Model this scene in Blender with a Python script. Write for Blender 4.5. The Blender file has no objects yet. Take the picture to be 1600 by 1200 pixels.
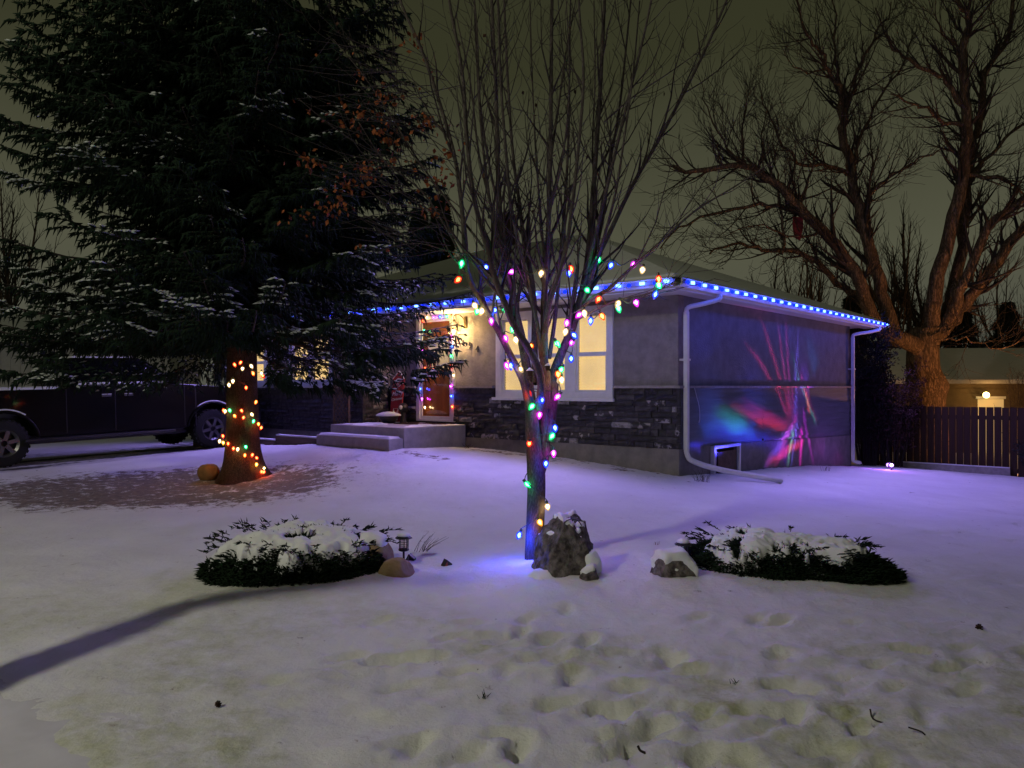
import bpy, bmesh, math, random
import numpy as np
from mathutils import Vector, Matrix, noise as mnoise

R = math.radians
rnd = random.Random(11)
SC = bpy.context.scene
COL = SC.collection
ZC = 1.6                      # eye height
FPX = 1215.0                  # focal length in pixels of a 1600 px wide frame

# ------------------------------------------------------------------ camera, sky, exposure
cam = bpy.data.cameras.new('camera'); camo = bpy.data.objects.new('camera', cam); COL.objects.link(camo)
cam.sensor_width = 36.0; cam.lens = 36.0 * FPX / 1600.0
cam.clip_start = 0.05; cam.clip_end = 2000
camo.location = (0, 0, ZC); camo.rotation_euler = (R(90.24), 0, 0)
SC.camera = camo
SC.view_settings.view_transform = 'Standard'; SC.view_settings.look = 'None'
SC.view_settings.exposure = 0.0; SC.view_settings.gamma = 1.0
try: SC.view_settings.use_curve_mapping = False
except Exception: pass
try:
    SC.cycles.max_bounces = 5; SC.cycles.diffuse_bounces = 3; SC.cycles.glossy_bounces = 2
    SC.cycles.transparent_max_bounces = 12; SC.cycles.transmission_bounces = 4
    SC.cycles.use_denoising = True
    SC.cycles.sample_clamp_indirect = 3.0; SC.cycles.sample_clamp_direct = 0
    SC.cycles.caustics_reflective = False; SC.cycles.caustics_refractive = False
    SC.cycles.use_light_tree = True
except Exception: pass

world = bpy.data.worlds.new('World'); SC.world = world; world.use_nodes = True
wt = world.node_tree; wt.nodes.clear()
def wn(t, **k):
    n = wt.nodes.new(t)
    for a, b in k.items(): setattr(n, a, b)
    return n
w_out = wn('ShaderNodeOutputWorld'); w_bg = wn('ShaderNodeBackground')
w_tc = wn('ShaderNodeTexCoord'); w_sep = wn('ShaderNodeSeparateXYZ'); w_ramp = wn('ShaderNodeValToRGB')
w_noi = wn('ShaderNodeTexNoise'); w_noi.inputs['Scale'].default_value = 1.6; w_noi.inputs['Detail'].default_value = 3
w_mad = wn('ShaderNodeMath', operation='MULTIPLY_ADD'); w_mad.inputs[1].default_value = 0.26
w_sub = wn('ShaderNodeMath', operation='SUBTRACT'); w_sub.inputs[1].default_value = 0.13
wt.links.new(w_tc.outputs['Generated'], w_sep.inputs[0]); wt.links.new(w_tc.outputs['Generated'], w_noi.inputs['Vector'])
wt.links.new(w_noi.outputs[0], w_mad.inputs[0]); wt.links.new(w_sep.outputs['Z'], w_mad.inputs[2])
wt.links.new(w_mad.outputs[0], w_sub.inputs[0]); wt.links.new(w_sub.outputs[0], w_ramp.inputs[0])
# overcast night sky over a town: warm grey-green glow, brightest low down
w_ramp.color_ramp.elements[0].position = 0.0; w_ramp.color_ramp.elements[0].color = (0.078, 0.079, 0.062, 1)
w_ramp.color_ramp.elements[1].position = 0.75; w_ramp.color_ramp.elements[1].color = (0.024, 0.025, 0.0135, 1)
e = w_ramp.color_ramp.elements.new(0.17); e.color = (0.084, 0.085, 0.054, 1)
e = w_ramp.color_ramp.elements.new(0.42); e.color = (0.034, 0.035, 0.017, 1)
w_bg.inputs['Strength'].default_value = 1.0
wt.links.new(w_ramp.outputs[0], w_bg.inputs['Color']); wt.links.new(w_bg.outputs[0], w_out.inputs['Surface'])

# light levels, all in one place
E_STREET = 2050.0; E_LED = 46.0; E_LANTERN = 135.0; E_PROJ = 100.0
E_YARD = 520.0; E_NEIGH = 30.0; L_WINDOW = 1.12

# ------------------------------------------------------------------ numeric helpers
def P(px, py, d):
    return Vector(((px - 800) / FPX * d, d, (605 - py) / FPX * d + ZC))

def vnoise(x, y, seed=0):
    x = np.asarray(x, float); y = np.asarray(y, float)
    xi = np.floor(x).astype(np.int64); yi = np.floor(y).astype(np.int64)
    xf = x - xi; yf = y - yi
    u = xf * xf * (3 - 2 * xf); v = yf * yf * (3 - 2 * yf)
    def h(a, b):
        n = (a * 374761393 + b * 668265263 + seed * 1442695041) & 0x7fffffff
        n = ((n ^ (n >> 13)) * 1274126177) & 0x7fffffff
        n = ((n ^ (n >> 16)) * 668265263) & 0x7fffffff
        return (n & 0xffff) / 65535.0
    return (h(xi, yi) * (1 - u) + h(xi + 1, yi) * u) * (1 - v) + (h(xi, yi + 1) * (1 - u) + h(xi + 1, yi + 1) * u) * v
def fbm(x, y, seed=0, oct=4):
    s = 0; a = 0.5; t = 0
    for i in range(oct):
        s = s + a * vnoise(x * 2 ** i, y * 2 ** i, seed + i * 7); t += a; a *= 0.5
    return s / t

def sstep(a, b, x):
    t = np.clip((x - a) / (b - a), 0, 1); return t * t * (3 - 2 * t)

# ------------------------------------------------------------------ materials
MATS = {}
def mat(name, color, rough=0.7, var=0.0, vscale=8.0, bump=0.0, bscale=30.0, metal=0.0, spec=0.4, stretch=None,
        color2=None, emit=None, estr=0.0, coat=0.0, fine=0.0):
    if name in MATS: return MATS[name]
    m = bpy.data.materials.new(name); m.use_nodes = True
    nt = m.node_tree; b = nt.nodes['Principled BSDF']
    b.inputs['Base Color'].default_value = (*color, 1); b.inputs['Roughness'].default_value = rough
    b.inputs['Metallic'].default_value = metal
    b.inputs['Specular IOR Level'].default_value = spec
    if coat: b.inputs['Coat Weight'].default_value = coat; b.inputs['Coat Roughness'].default_value = 0.06
    tc = nt.nodes.new('ShaderNodeTexCoord'); mp = nt.nodes.new('ShaderNodeMapping')
    nt.links.new(tc.outputs['Object'], mp.inputs[0])
    if stretch: mp.inputs['Scale'].default_value = stretch
    if var > 0 or color2:
        n = nt.nodes.new('ShaderNodeTexNoise'); n.inputs['Scale'].default_value = vscale; n.inputs['Detail'].default_value = 6
        n.inputs['Roughness'].default_value = 0.62
        nt.links.new(mp.outputs[0], n.inputs['Vector'])
        r = nt.nodes.new('ShaderNodeValToRGB')
        c2 = color2 if color2 else tuple(min(1, c * (1 + var)) for c in color)
        c1 = color if color2 else tuple(c * (1 - var) for c in color)
        r.color_ramp.elements[0].position = 0.36; r.color_ramp.elements[0].color = (*c1, 1)
        r.color_ramp.elements[1].position = 0.64; r.color_ramp.elements[1].color = (*c2, 1)
        nt.links.new(n.outputs[0], r.inputs[0]); nt.links.new(r.outputs[0], b.inputs['Base Color'])
    if bump > 0:
        n2 = nt.nodes.new('ShaderNodeTexNoise'); n2.inputs['Scale'].default_value = bscale; n2.inputs['Detail'].default_value = 5
        nt.links.new(mp.outputs[0], n2.inputs['Vector'])
        bp = nt.nodes.new('ShaderNodeBump'); bp.inputs['Strength'].default_value = bump; bp.inputs['Distance'].default_value = 0.02
        nt.links.new(n2.outputs[0], bp.inputs['Height']); nt.links.new(bp.outputs[0], b.inputs['Normal'])
    if emit:
        b.inputs['Emission Color'].default_value = (*emit, 1); b.inputs['Emission Strength'].default_value = estr
    MATS[name] = m
    return m

def bark_mat(name, c1, c2, scale=14, stretch=(1, 1, 0.18), bump=1.0, dist=0.03):
    m = bpy.data.materials.new(name); m.use_nodes = True; nt = m.node_tree; b = nt.nodes['Principled BSDF']
    b.inputs['Roughness'].default_value = 0.9; b.inputs['Specular IOR Level'].default_value = 0.2
    tc = nt.nodes.new('ShaderNodeTexCoord'); mp = nt.nodes.new('ShaderNodeMapping'); mp.inputs['Scale'].default_value = stretch
    nt.links.new(tc.outputs['Object'], mp.inputs[0])
    v = nt.nodes.new('ShaderNodeTexVoronoi'); v.feature = 'DISTANCE_TO_EDGE'; v.inputs['Scale'].default_value = scale
    n = nt.nodes.new('ShaderNodeTexNoise'); n.inputs['Scale'].default_value = scale * 1.3; n.inputs['Detail'].default_value = 7
    mx = nt.nodes.new('ShaderNodeMixRGB'); mx.inputs[0].default_value = 0.25
    nt.links.new(mp.outputs[0], mx.inputs[1]); nt.links.new(mp.outputs[0], n.inputs['Vector']); nt.links.new(n.outputs['Color'], mx.inputs[2])
    nt.links.new(mx.outputs[0], v.inputs['Vector'])
    r = nt.nodes.new('ShaderNodeValToRGB'); r.color_ramp.elements[0].position = 0.0; r.color_ramp.elements[0].color = (*c1, 1)
    r.color_ramp.elements[1].position = 0.35; r.color_ramp.elements[1].color = (*c2, 1)
    ad = nt.nodes.new('ShaderNodeMath'); ad.operation = 'MULTIPLY'
    nt.links.new(v.outputs[0], ad.inputs[0]); nt.links.new(n.outputs[0], ad.inputs[1])
    ml = nt.nodes.new('ShaderNodeMath'); ml.operation = 'MULTIPLY'; ml.inputs[1].default_value = 2.4
    nt.links.new(ad.outputs[0], ml.inputs[0]); nt.links.new(ml.outputs[0], r.inputs[0]); nt.links.new(r.outputs[0], b.inputs['Base Color'])
    bp = nt.nodes.new('ShaderNodeBump'); bp.inputs['Strength'].default_value = bump; bp.inputs['Distance'].default_value = dist
    nt.links.new(ml.outputs[0], bp.inputs['Height']); nt.links.new(bp.outputs[0], b.inputs['Normal'])
    MATS[name] = m; return m

def emis(name, color, strength, sampled=True):
    if name in MATS: return MATS[name]
    m = bpy.data.materials.new(name); m.use_nodes = True; nt = m.node_tree; nt.nodes.clear()
    o = nt.nodes.new('ShaderNodeOutputMaterial'); e = nt.nodes.new('ShaderNodeEmission')
    e.inputs[0].default_value = (*color, 1); e.inputs[1].default_value = strength
    nt.links.new(e.outputs[0], o.inputs[0])
    if not sampled:
        try: m.cycles.emission_sampling = 'NONE'
        except Exception: pass
    MATS[name] = m; return m

def shell_mat(name, color, strength, clear=0.55):
    """coloured plastic of a lit bulb: part clear, part glowing"""
    m = bpy.data.materials.new(name); m.use_nodes = True; nt = m.node_tree; nt.nodes.clear()
    o = nt.nodes.new('ShaderNodeOutputMaterial'); e = nt.nodes.new('ShaderNodeEmission')
    e.inputs[0].default_value = (*color, 1); e.inputs[1].default_value = strength
    t = nt.nodes.new('ShaderNodeBsdfTransparent'); t.inputs[0].default_value = (*[min(1, 0.35 + c * .65) for c in color], 1)
    gl = nt.nodes.new('ShaderNodeBsdfGlossy'); gl.inputs['Roughness'].default_value = 0.15; gl.inputs[0].default_value = (.5, .5, .5, 1)
    mx = nt.nodes.new('ShaderNodeMixShader'); mx.inputs[0].default_value = 1 - clear
    mx2 = nt.nodes.new('ShaderNodeMixShader'); mx2.inputs[0].default_value = 0.08
    nt.links.new(t.outputs[0], mx.inputs[1]); nt.links.new(e.outputs[0], mx.inputs[2])
    nt.links.new(mx.outputs[0], mx2.inputs[1]); nt.links.new(gl.outputs[0], mx2.inputs[2])
    nt.links.new(mx2.outputs[0], o.inputs[0])
    try: m.cycles.emission_sampling = 'NONE'
    except Exception: pass
    MATS[name] = m; return m

def glass_mat(name, tint=(0.9, 0.95, 1.0), refl=0.12):
    m = bpy.data.materials.new(name); m.use_nodes = True; nt = m.node_tree; nt.nodes.clear()
    o = nt.nodes.new('ShaderNodeOutputMaterial'); t = nt.nodes.new('ShaderNodeBsdfTransparent'); t.inputs[0].default_value = (*tint, 1)
    g = nt.nodes.new('ShaderNodeBsdfGlossy'); g.inputs['Roughness'].default_value = 0.03
    mx = nt.nodes.new('ShaderNodeMixShader'); mx.inputs[0].default_value = refl
    nt.links.new(t.outputs[0], mx.inputs[1]); nt.links.new(g.outputs[0], mx.inputs[2]); nt.links.new(mx.outputs[0], o.inputs[0])
    MATS[name] = m; return m

M_snow = mat('snow', (0.80, 0.82, 0.86), 0.85, bump=0.25, bscale=26, spec=0.25, var=0.03, vscale=5)
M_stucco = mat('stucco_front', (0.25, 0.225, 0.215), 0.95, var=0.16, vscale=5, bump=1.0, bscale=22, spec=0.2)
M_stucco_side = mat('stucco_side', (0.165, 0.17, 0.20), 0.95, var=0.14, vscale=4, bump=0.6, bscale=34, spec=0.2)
M_siding = mat('siding', (0.155, 0.165, 0.19), 0.7, var=0.12, vscale=6, stretch=(1, .15, 2), bump=0.25, bscale=20)
M_conc = mat('concrete', (0.22, 0.205, 0.19), 0.9, var=0.18, vscale=5, bump=0.35, bscale=60)
M_conc_step = mat('concrete_step', (0.42, 0.40, 0.38), 0.9, var=0.12, vscale=7, bump=0.3, bscale=70)
M_white = mat('white_paint', (0.72, 0.72, 0.74), 0.45, var=0.05, vscale=9)
M_soffit = mat('soffit', (0.62, 0.61, 0.60), 0.6, var=0.04, vscale=6)
M_greydark = mat('dark_frame', (0.03, 0.03, 0.035), 0.5)
M_cream = mat('ledge', (0.30, 0.27, 0.25), 0.8, var=0.15, vscale=12)
M_wood_dark = mat('dark_wood', (0.034, 0.017, 0.008), 0.85, var=0.35, vscale=9, stretch=(1, 1, .12), bump=0.5, bscale=30)
M_lattice = mat('lattice_wood', (0.11, 0.078, 0.06), 0.85, var=0.25, vscale=18)
M_timber = mat('timber', (0.13, 0.09, 0.06), 0.85, var=0.3, vscale=8, stretch=(.2, 1, 1), bump=0.4)
M_black = mat('black_metal', (0.015, 0.015, 0.018), 0.45, spec=0.5)
M_brass = mat('aged_brass', (0.10, 0.075, 0.035), 0.4, metal=0.7)
M_wire = mat('green_cable', (0.012, 0.03, 0.016), 0.6)
M_wire_lit = mat('white_cable', (0.5, 0.5, 0.5), 0.6)
M_door = mat('orange_door', (0.62, 0.16, 0.022), 0.4, var=0.16, vscale=5, stretch=(1, 1, .15), spec=0.5)
M_red = mat('red_sign', (0.42, 0.035, 0.04), 0.55, var=0.12, vscale=10)
M_needle = mat('spruce_needles', (0.012, 0.024, 0.014), 0.9, var=0.45, vscale=1.7, spec=0.15)
M_juniper = mat('juniper_needles', (0.010, 0.020, 0.010), 0.85, var=0.5, vscale=9, spec=0.1)
M_leaf = mat('dead_leaf', (0.19, 0.060, 0.024), 0.85, var=0.4, vscale=9, spec=0.1)
M_leaf2 = mat('brown_leaf', (0.05, 0.026, 0.018), 0.85, var=0.4, vscale=9, spec=0.1)
M_twig = mat('twig_bark', (0.032, 0.024, 0.024), 0.85, var=0.3, vscale=12)
M_maple = bark_mat('maple_bark', (0.035, 0.028, 0.026), (0.105, 0.090, 0.085), scale=30, stretch=(1, 1, .12), bump=0.5, dist=0.008)
M_spruce_bark = bark_mat('spruce_bark', (0.028, 0.018, 0.012), (0.17, 0.11, 0.075), scale=30, stretch=(1, 1, .22), bump=1.0, dist=0.03)
M_elm = bark_mat('rough_bark', (0.05, 0.036, 0.026), (0.24, 0.165, 0.115), scale=12, stretch=(1, 1, .22), bump=1.0, dist=0.05)
M_rockgrey = mat('grey_rock', (0.035, 0.028, 0.028), 0.9, color2=(0.20, 0.175, 0.17), vscale=16, bump=1.0, bscale=40)
M_rocktan = mat('tan_rock', (0.27, 0.18, 0.09), 0.9, color2=(0.36, 0.26, 0.15), vscale=7, bump=0.5, bscale=25)
M_truck = mat('truck_paint', (0.003, 0.003, 0.003), 0.35, spec=0.12, coat=0.10)
M_tyre = mat('tyre_rubber', (0.012, 0.012, 0.012), 0.85, bump=0.4, bscale=40)
M_rim = mat('rim_metal', (0.16, 0.16, 0.17), 0.35, metal=0.8)
M_glassdark = mat('dark_glass', (0.004, 0.005, 0.006), 0.06, spec=0.6)
M_glass = glass_mat('window_glass')
M_lampglass = glass_mat('lamp_glass', (1, .97, .9), 0.06)

# ------------------------------------------------------------------ object helpers
def tag(o, label=None, cat=None, group=None, kind=None):
    if label: o['label'] = label
    if cat: o['category'] = cat
    if group: o['group'] = group
    if kind: o['kind'] = kind
    return o
def empty(name, loc=(0, 0, 0), rz=0.0, rx=0.0, ry=0.0):
    o = bpy.data.objects.new(name, None); COL.objects.link(o); o.empty_display_size = 0.2
    o.location = loc; o.rotation_euler = (rx, ry, rz); return o
def link(name, me, m=None, parent=None, loc=None, rot=None, scale=None):
    o = bpy.data.objects.new(name, me); COL.objects.link(o)
    if m is not None and len(me.materials) == 0:
        for q in (m if isinstance(m, (list, tuple)) else [m]): me.materials.append(q)
    if parent is not None: o.parent = parent
    if loc is not None: o.location = loc
    if rot is not None: o.rotation_euler = rot
    if scale is not None: o.scale = scale
    return o
def np_mesh(name, verts, tris=None, quads=None, smooth=False):
    me = bpy.data.meshes.new(name)
    verts = np.asarray(verts, np.float32).reshape(-1, 3)
    nt_ = 0 if tris is None else len(tris); nq = 0 if quads is None else len(quads)
    me.vertices.add(len(verts)); me.vertices.foreach_set('co', verts.ravel())
    idx = []; tot = []
    if nq: idx.append(np.asarray(quads, np.int32).ravel()); tot.append(np.full(nq, 4, np.int32))
    if nt_: idx.append(np.asarray(tris, np.int32).ravel()); tot.append(np.full(nt_, 3, np.int32))
    idx = np.concatenate(idx); tot = np.concatenate(tot)
    me.loops.add(len(idx)); me.loops.foreach_set('vertex_index', idx)
    me.polygons.add(len(tot))
    st = np.concatenate([[0], np.cumsum(tot)[:-1]]).astype(np.int32)
    me.polygons.foreach_set('loop_start', st)
    try: me.polygons.foreach_set('loop_total', tot)
    except Exception: pass
    if smooth: me.polygons.foreach_set('use_smooth', np.ones(len(tot), bool))
    me.update(calc_edges=True); me.validate()
    return me

class MB:
    def __init__(s): s.v = []; s.f = []
    def add(s, vs, fs):
        b = len(s.v); s.v += [tuple(v) for v in vs]; s.f += [tuple(i + b for i in f) for f in fs]; return s
    def box(s, x0, x1, y0, y1, z0, z1, m=None):
        vs = [Vector((x, y, z)) for z in (z0, z1) for y in (y0, y1) for x in (x0, x1)]
        if m is not None: vs = [m @ v for v in vs]
        return s.add(vs, [(0, 2, 3, 1), (4, 5, 7, 6), (0, 1, 5, 4), (2, 6, 7, 3), (0, 4, 6, 2), (1, 3, 7, 5)])
    def bar(s, a, b, w, h=None, up=(0, 0, 1)):
        a = Vector(a); b = Vector(b); h = h or w; d = b - a; L = d.length
        z = d.normalized(); u = Vector(up)
        if abs(z.dot(u)) > .98: u = Vector((0, 1, 0))
        x = u.cross(z).normalized(); y = z.cross(x)
        m = Matrix((x, y, z)).transposed().to_4x4(); m.translation = a
        return s.box(-w / 2, w / 2, -h / 2, h / 2, 0, L, m)
    def prism(s, pts, t0, t1, axis='y'):
        n = len(pts)
        f = (lambda a, b, t: (a, t, b)) if axis == 'y' else ((lambda a, b, t: (a, b, t)) if axis == 'z' else (lambda a, b, t: (t, a, b)))
        vs = [f(a, b, t0) for a, b in pts] + [f(a, b, t1) for a, b in pts]
        fs = [tuple(range(n)), tuple(range(2 * n - 1, n - 1, -1))] + [(i, i + n, (i + 1) % n + n, (i + 1) % n) for i in range(n)]
        return s.add(vs, fs)
    def lathe(s, prof, n=10, m=None, cap=True):
        vs = []; fs = []
        for (r, z) in prof:
            for k in range(n):
                a = 2 * math.pi * k / n; v = Vector((r * math.cos(a), r * math.sin(a), z))
                vs.append(m @ v if m is not None else v)
        for i in range(len(prof) - 1):
            for k in range(n):
                k2 = (k + 1) % n; fs.append((i * n + k, i * n + k2, (i + 1) * n + k2, (i + 1) * n + k))
        if cap:
            fs.append(tuple(range(n - 1, -1, -1))); fs.append(tuple((len(prof) - 1) * n + k for k in range(n)))
        return s.add(vs, fs)
    def tube(s, pts, r, n=6):
        rr = r if isinstance(r, (list, tuple)) else [r] * len(pts)
        vs, q, t = tube_np([Vector(p) for p in pts], rr, n)
        s.add([tuple(x) for x in vs], [tuple(int(i) for i in a) for a in q] + [tuple(int(i) for i in a) for a in t]); return s
    def mesh(s, name, smooth=False):
        me = bpy.data.meshes.new(name); me.from_pydata(s.v, [], s.f); me.validate()
        bm = bmesh.new(); bm.from_mesh(me); bmesh.ops.recalc_face_normals(bm, faces=bm.faces[:]); bm.to_mesh(me); bm.free()
        if smooth: me.polygons.foreach_set('use_smooth', [True] * len(me.polygons))
        me.update(); return me
    def build(s, name, m, parent=None, smooth=False, bevel=0.0, loc=None, rot=None, seg=2):
        o = link(name, s.mesh(name, smooth), m, parent, loc, rot)
        if bevel > 0:
            b = o.modifiers.new('bevel', 'BEVEL'); b.width = bevel; b.segments = seg; b.limit_method = 'ANGLE'; b.angle_limit = R(40)
        return o

def tube_np(pts, radii, n):
    p = np.array([list(q) for q in pts], float); r = np.asarray(radii, float)
    t = np.gradient(p, axis=0); t /= (np.linalg.norm(t, axis=1, keepdims=True) + 1e-9)
    mt = t.mean(0); ref = np.array([0, 0, 1.0]) if abs(mt[2]) < 0.75 * np.linalg.norm(mt) + 1e-9 else np.array([0, 1.0, 0])
    x = np.cross(ref, t); x /= (np.linalg.norm(x, axis=1, keepdims=True) + 1e-9); y = np.cross(t, x)
    a = np.arange(n) * 2 * math.pi / n
    ring = p[:, None, :] + r[:, None, None] * (np.cos(a)[None, :, None] * x[:, None, :] + np.sin(a)[None, :, None] * y[:, None, :])
    v = ring.reshape(-1, 3); N = len(p)
    i = np.arange(N - 1)[:, None] * n; k = np.arange(n)[None, :]; k2 = (k + 1) % n
    q = np.stack([i + k, i + k2, i + n + k2, i + n + k], -1).reshape(-1, 4)
    v = np.vstack([v, p[-1:] + t[-1:] * r[-1]])
    e = N * n; kk = np.arange(n)
    tr = np.stack([(N - 1) * n + kk, (N - 1) * n + (kk + 1) % n, np.full(n, e)], -1)
    return v, q, tr

def tubes_mesh(name, tubes, smooth=True):
    V = []; Q = []; T = []; b = 0
    for pts, rad, n in tubes:
        v, q, t = tube_np(pts, rad, n); V.append(v); Q.append(q + b); T.append(t + b); b += len(v)
    return np_mesh(name, np.vstack(V), np.vstack(T), np.vstack(Q), smooth)

def spindles(name, base, direc, length, width, flat=1.0, smooth=False, cone=False):
    """n little twigs covered in needles: three-sided spindles"""
    base = np.asarray(base, float); d = np.asarray(direc, float); d = d / (np.linalg.norm(d, axis=1, keepdims=True) + 1e-9)
    L = np.asarray(length)[:, None]; W = np.asarray(width)[:, None]
    up = np.array([0, 0, 1.0]) + 0.01 * d[:, [1, 2, 0]]
    x = np.cross(d, up); x /= (np.linalg.norm(x, axis=1, keepdims=True) + 1e-9); y = np.cross(x, d)
    mid = base + d * L * 0.38
    pts = [base]
    for k in range(3):
        a = 2 * math.pi * k / 3 + math.pi / 2
        pts.append(mid + W * (math.cos(a) * x + math.sin(a) * y * flat))
    pts.append(base + d * L)
    n = len(base)
    if cone:
        V = np.stack([p - d * L * .30 for p in pts[1:4]] + [pts[4]], 1).reshape(-1, 3); o = (np.arange(n) * 4)[:, None]
        T = (o[:, None, :] + np.array([[3, 0, 1], [3, 1, 2], [3, 2, 0]])[None]).reshape(-1, 3)
        return np_mesh(name, V, T, None, smooth)
    V = np.stack(pts, 1).reshape(-1, 3); o = (np.arange(n) * 5)[:, None]
    T = np.array([[0, 2, 1], [0, 3, 2], [0, 1, 3], [4, 1, 2], [4, 2, 3], [4, 3, 1]])
    T = (o[:, None, :] + T[None]).reshape(-1, 3)
    return np_mesh(name, V, T, None, smooth)

def catmull(pts, per=5):
    pts = [Vector(p) for p in pts]; q = [pts[0] * 2 - pts[1]] + pts + [pts[-1] * 2 - pts[-2]]; out = []
    for i in range(1, len(q) - 2):
        for j in range(per):
            t = j / per
            out.append(0.5 * ((2 * q[i]) + (-q[i - 1] + q[i + 1]) * t + (2 * q[i - 1] - 5 * q[i] + 4 * q[i + 1] - q[i + 2]) * t * t
                              + (-q[i - 1] + 3 * q[i] - 3 * q[i + 1] + q[i + 2]) * t ** 3))
    out.append(pts[-1]); return out

# ------------------------------------------------------------------ house frame
CX, CY = 2.5, 11.7
HR = -R(40.5)
def HL(x, y, z=0.0):
    c, s = math.cos(HR), math.sin(HR)
    return Vector((CX + x * c - y * s, CY + x * s + y * c, z))
def to_h(X, Y):
    c, s = math.cos(HR), math.sin(HR)
    return (X - CX) * c + (Y - CY) * s, -(X - CX) * s + (Y - CY) * c

# ------------------------------------------------------------------ ground heights
CTRL = [(0, 0, -1.64), (0, 2.2, -1.63), (-3, 3.0, -1.62), (3, 3.0, -1.66), (0, 4.2, -1.585), (-1.7, 5.6, -1.54), (2.6, 5.6, -1.56), (0, 6.5, -1.50),
        (-4.13, 11.6, -1.39), (2.5, 11.5, -1.335), (-1.0, 14.4, -1.10), (-1.8, 13.2, -1.07), (-3.6, 14.4, -1.08), (-6.3, 16.8, -1.28),
        (-8.83, 13.3, -1.39), (3.9, 13.3, -1.43), (4.25, 13.5, -1.46), (5.6, 15.2, -1.55), (7.8, 17.7, -1.80), (8.35, 16.9, -1.76), (9.3, 18.9, -1.93),
        (11.8, 17.0, -2.02), (14, 15, -2.05), (-14, 14, -1.5), (6, 7.2, -1.66), (8, 11, -1.80), (-8, 6, -1.56), (-7, 10, -1.45), (-3, 8.5, -1.46),
        (2, 9, -1.44), (4.1, 12.0, -1.49), (12, 6, -1.9), (-14, 4, -1.65), (16, 25, -2.6), (0, 26, -1.6), (-16, 26, -1.6), (30, 30, -2.8), (-30, 30, -1.7),
        (30, -20, -2.0), (-30, -20, -1.8), (0, -20, -1.75)]
_c = np.array(CTRL, float); _n = len(_c)
def _tps(r): return np.where(r > 1e-6, r * r * np.log(np.maximum(r, 1e-6)), 0)
_A = np.zeros((_n + 3, _n + 3)); _d = np.linalg.norm(_c[:, None, :2] - _c[None, :, :2], axis=2)
_A[:_n, :_n] = _tps(_d) + np.eye(_n) * 0.02; _A[:_n, _n] = 1; _A[:_n, _n + 1:] = _c[:, :2]; _A[_n, :_n] = 1; _A[_n + 1:, :_n] = _c[:, :2].T
_w = np.linalg.solve(_A, np.concatenate([_c[:, 2], [0, 0, 0]]))
def gbase(x, y):
    x = np.asarray(x, float); y = np.asarray(y, float); sh = x.shape; x = x.ravel(); y = y.ravel()
    z = np.full_like(x, _w[_n]) + _w[_n + 1] * x + _w[_n + 2] * y
    for i in range(_n):
        z += _w[i] * _tps(np.hypot(x - _c[i, 0], y - _c[i, 1]))
    f = sstep(26, 45, np.hypot(x, y - 5)); z = z * (1 - f) + (-2.2) * f
    return (z + ZC).reshape(sh)
def gz(x, y): return float(gbase(np.array([x]), np.array([y]))[0])
def on_g(px, py, d0=None):
    """ground point seen at a pixel"""
    lo, hi = 2.5, 40.0
    d = lo; best = None
    while d < hi:
        p = P(px, py, d)
        if p.z <= gz(p.x, p.y): return p
        d += 0.04
    return P(px, py, d0 or 15)
# ================================================================== THE SETTING
def in_drive(hx, hy):
    w = 0.10 * (fbm(hx * 2.1, hy * 2.1, 5) - .5)
    return sstep(-12.75, -12.65, hx + w) * (1 - sstep(-8.80, -8.66, hx + w * 2)) * (1 - sstep(-0.85, -0.75, hy))
def in_pave(hx, hy):
    w = 0.16 * (fbm(hx * 1.6, hy * 1.6, 9) - .5)
    return sstep(-10.75, -10.6, hy) * (1 - sstep(-9.35, -8.95, hy + w))

prints = []      # x, y, angle, length, width, depth
for k in range(85):                      # a trampled patch on the near lawn
    px = rnd.gauss(1050, 260); py = rnd.uniform(965, 1195)
    if px < 560 or px > 1640: continue
    d = 1.6 * FPX / (py - 605); prints.append((( px - 800) / FPX * d, d, rnd.gauss(0.6, .5), .115, .05, rnd.uniform(.02, .042)))
def trail(p0, p1, n, wob=0.09):
    a = Vector(p0); b = Vector(p1); ang = math.atan2(b.y - a.y, b.x - a.x)
    for i in range(n):
        q = a.lerp(b, (i + .5) / n); s = (1 if i % 2 else -1) * wob
        prints.append((q.x - math.sin(ang) * s, q.y + math.cos(ang) * s, ang, .125, .052, rnd.uniform(.022, .038)))
trail((2.2, 4.1), (6.5, 7.0), 12); trail((0.3, 3.6), (3.3, 4.9), 9); trail((3.0, 9.0), (9.5, 7.2), 18, .12); trail((4.5, 12.8), (9.0, 8.5), 15)
trail((6.0, 9.5), (12, 12.5), 16); trail((-1.5, 4.2), (0.4, 5.0), 5)

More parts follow.
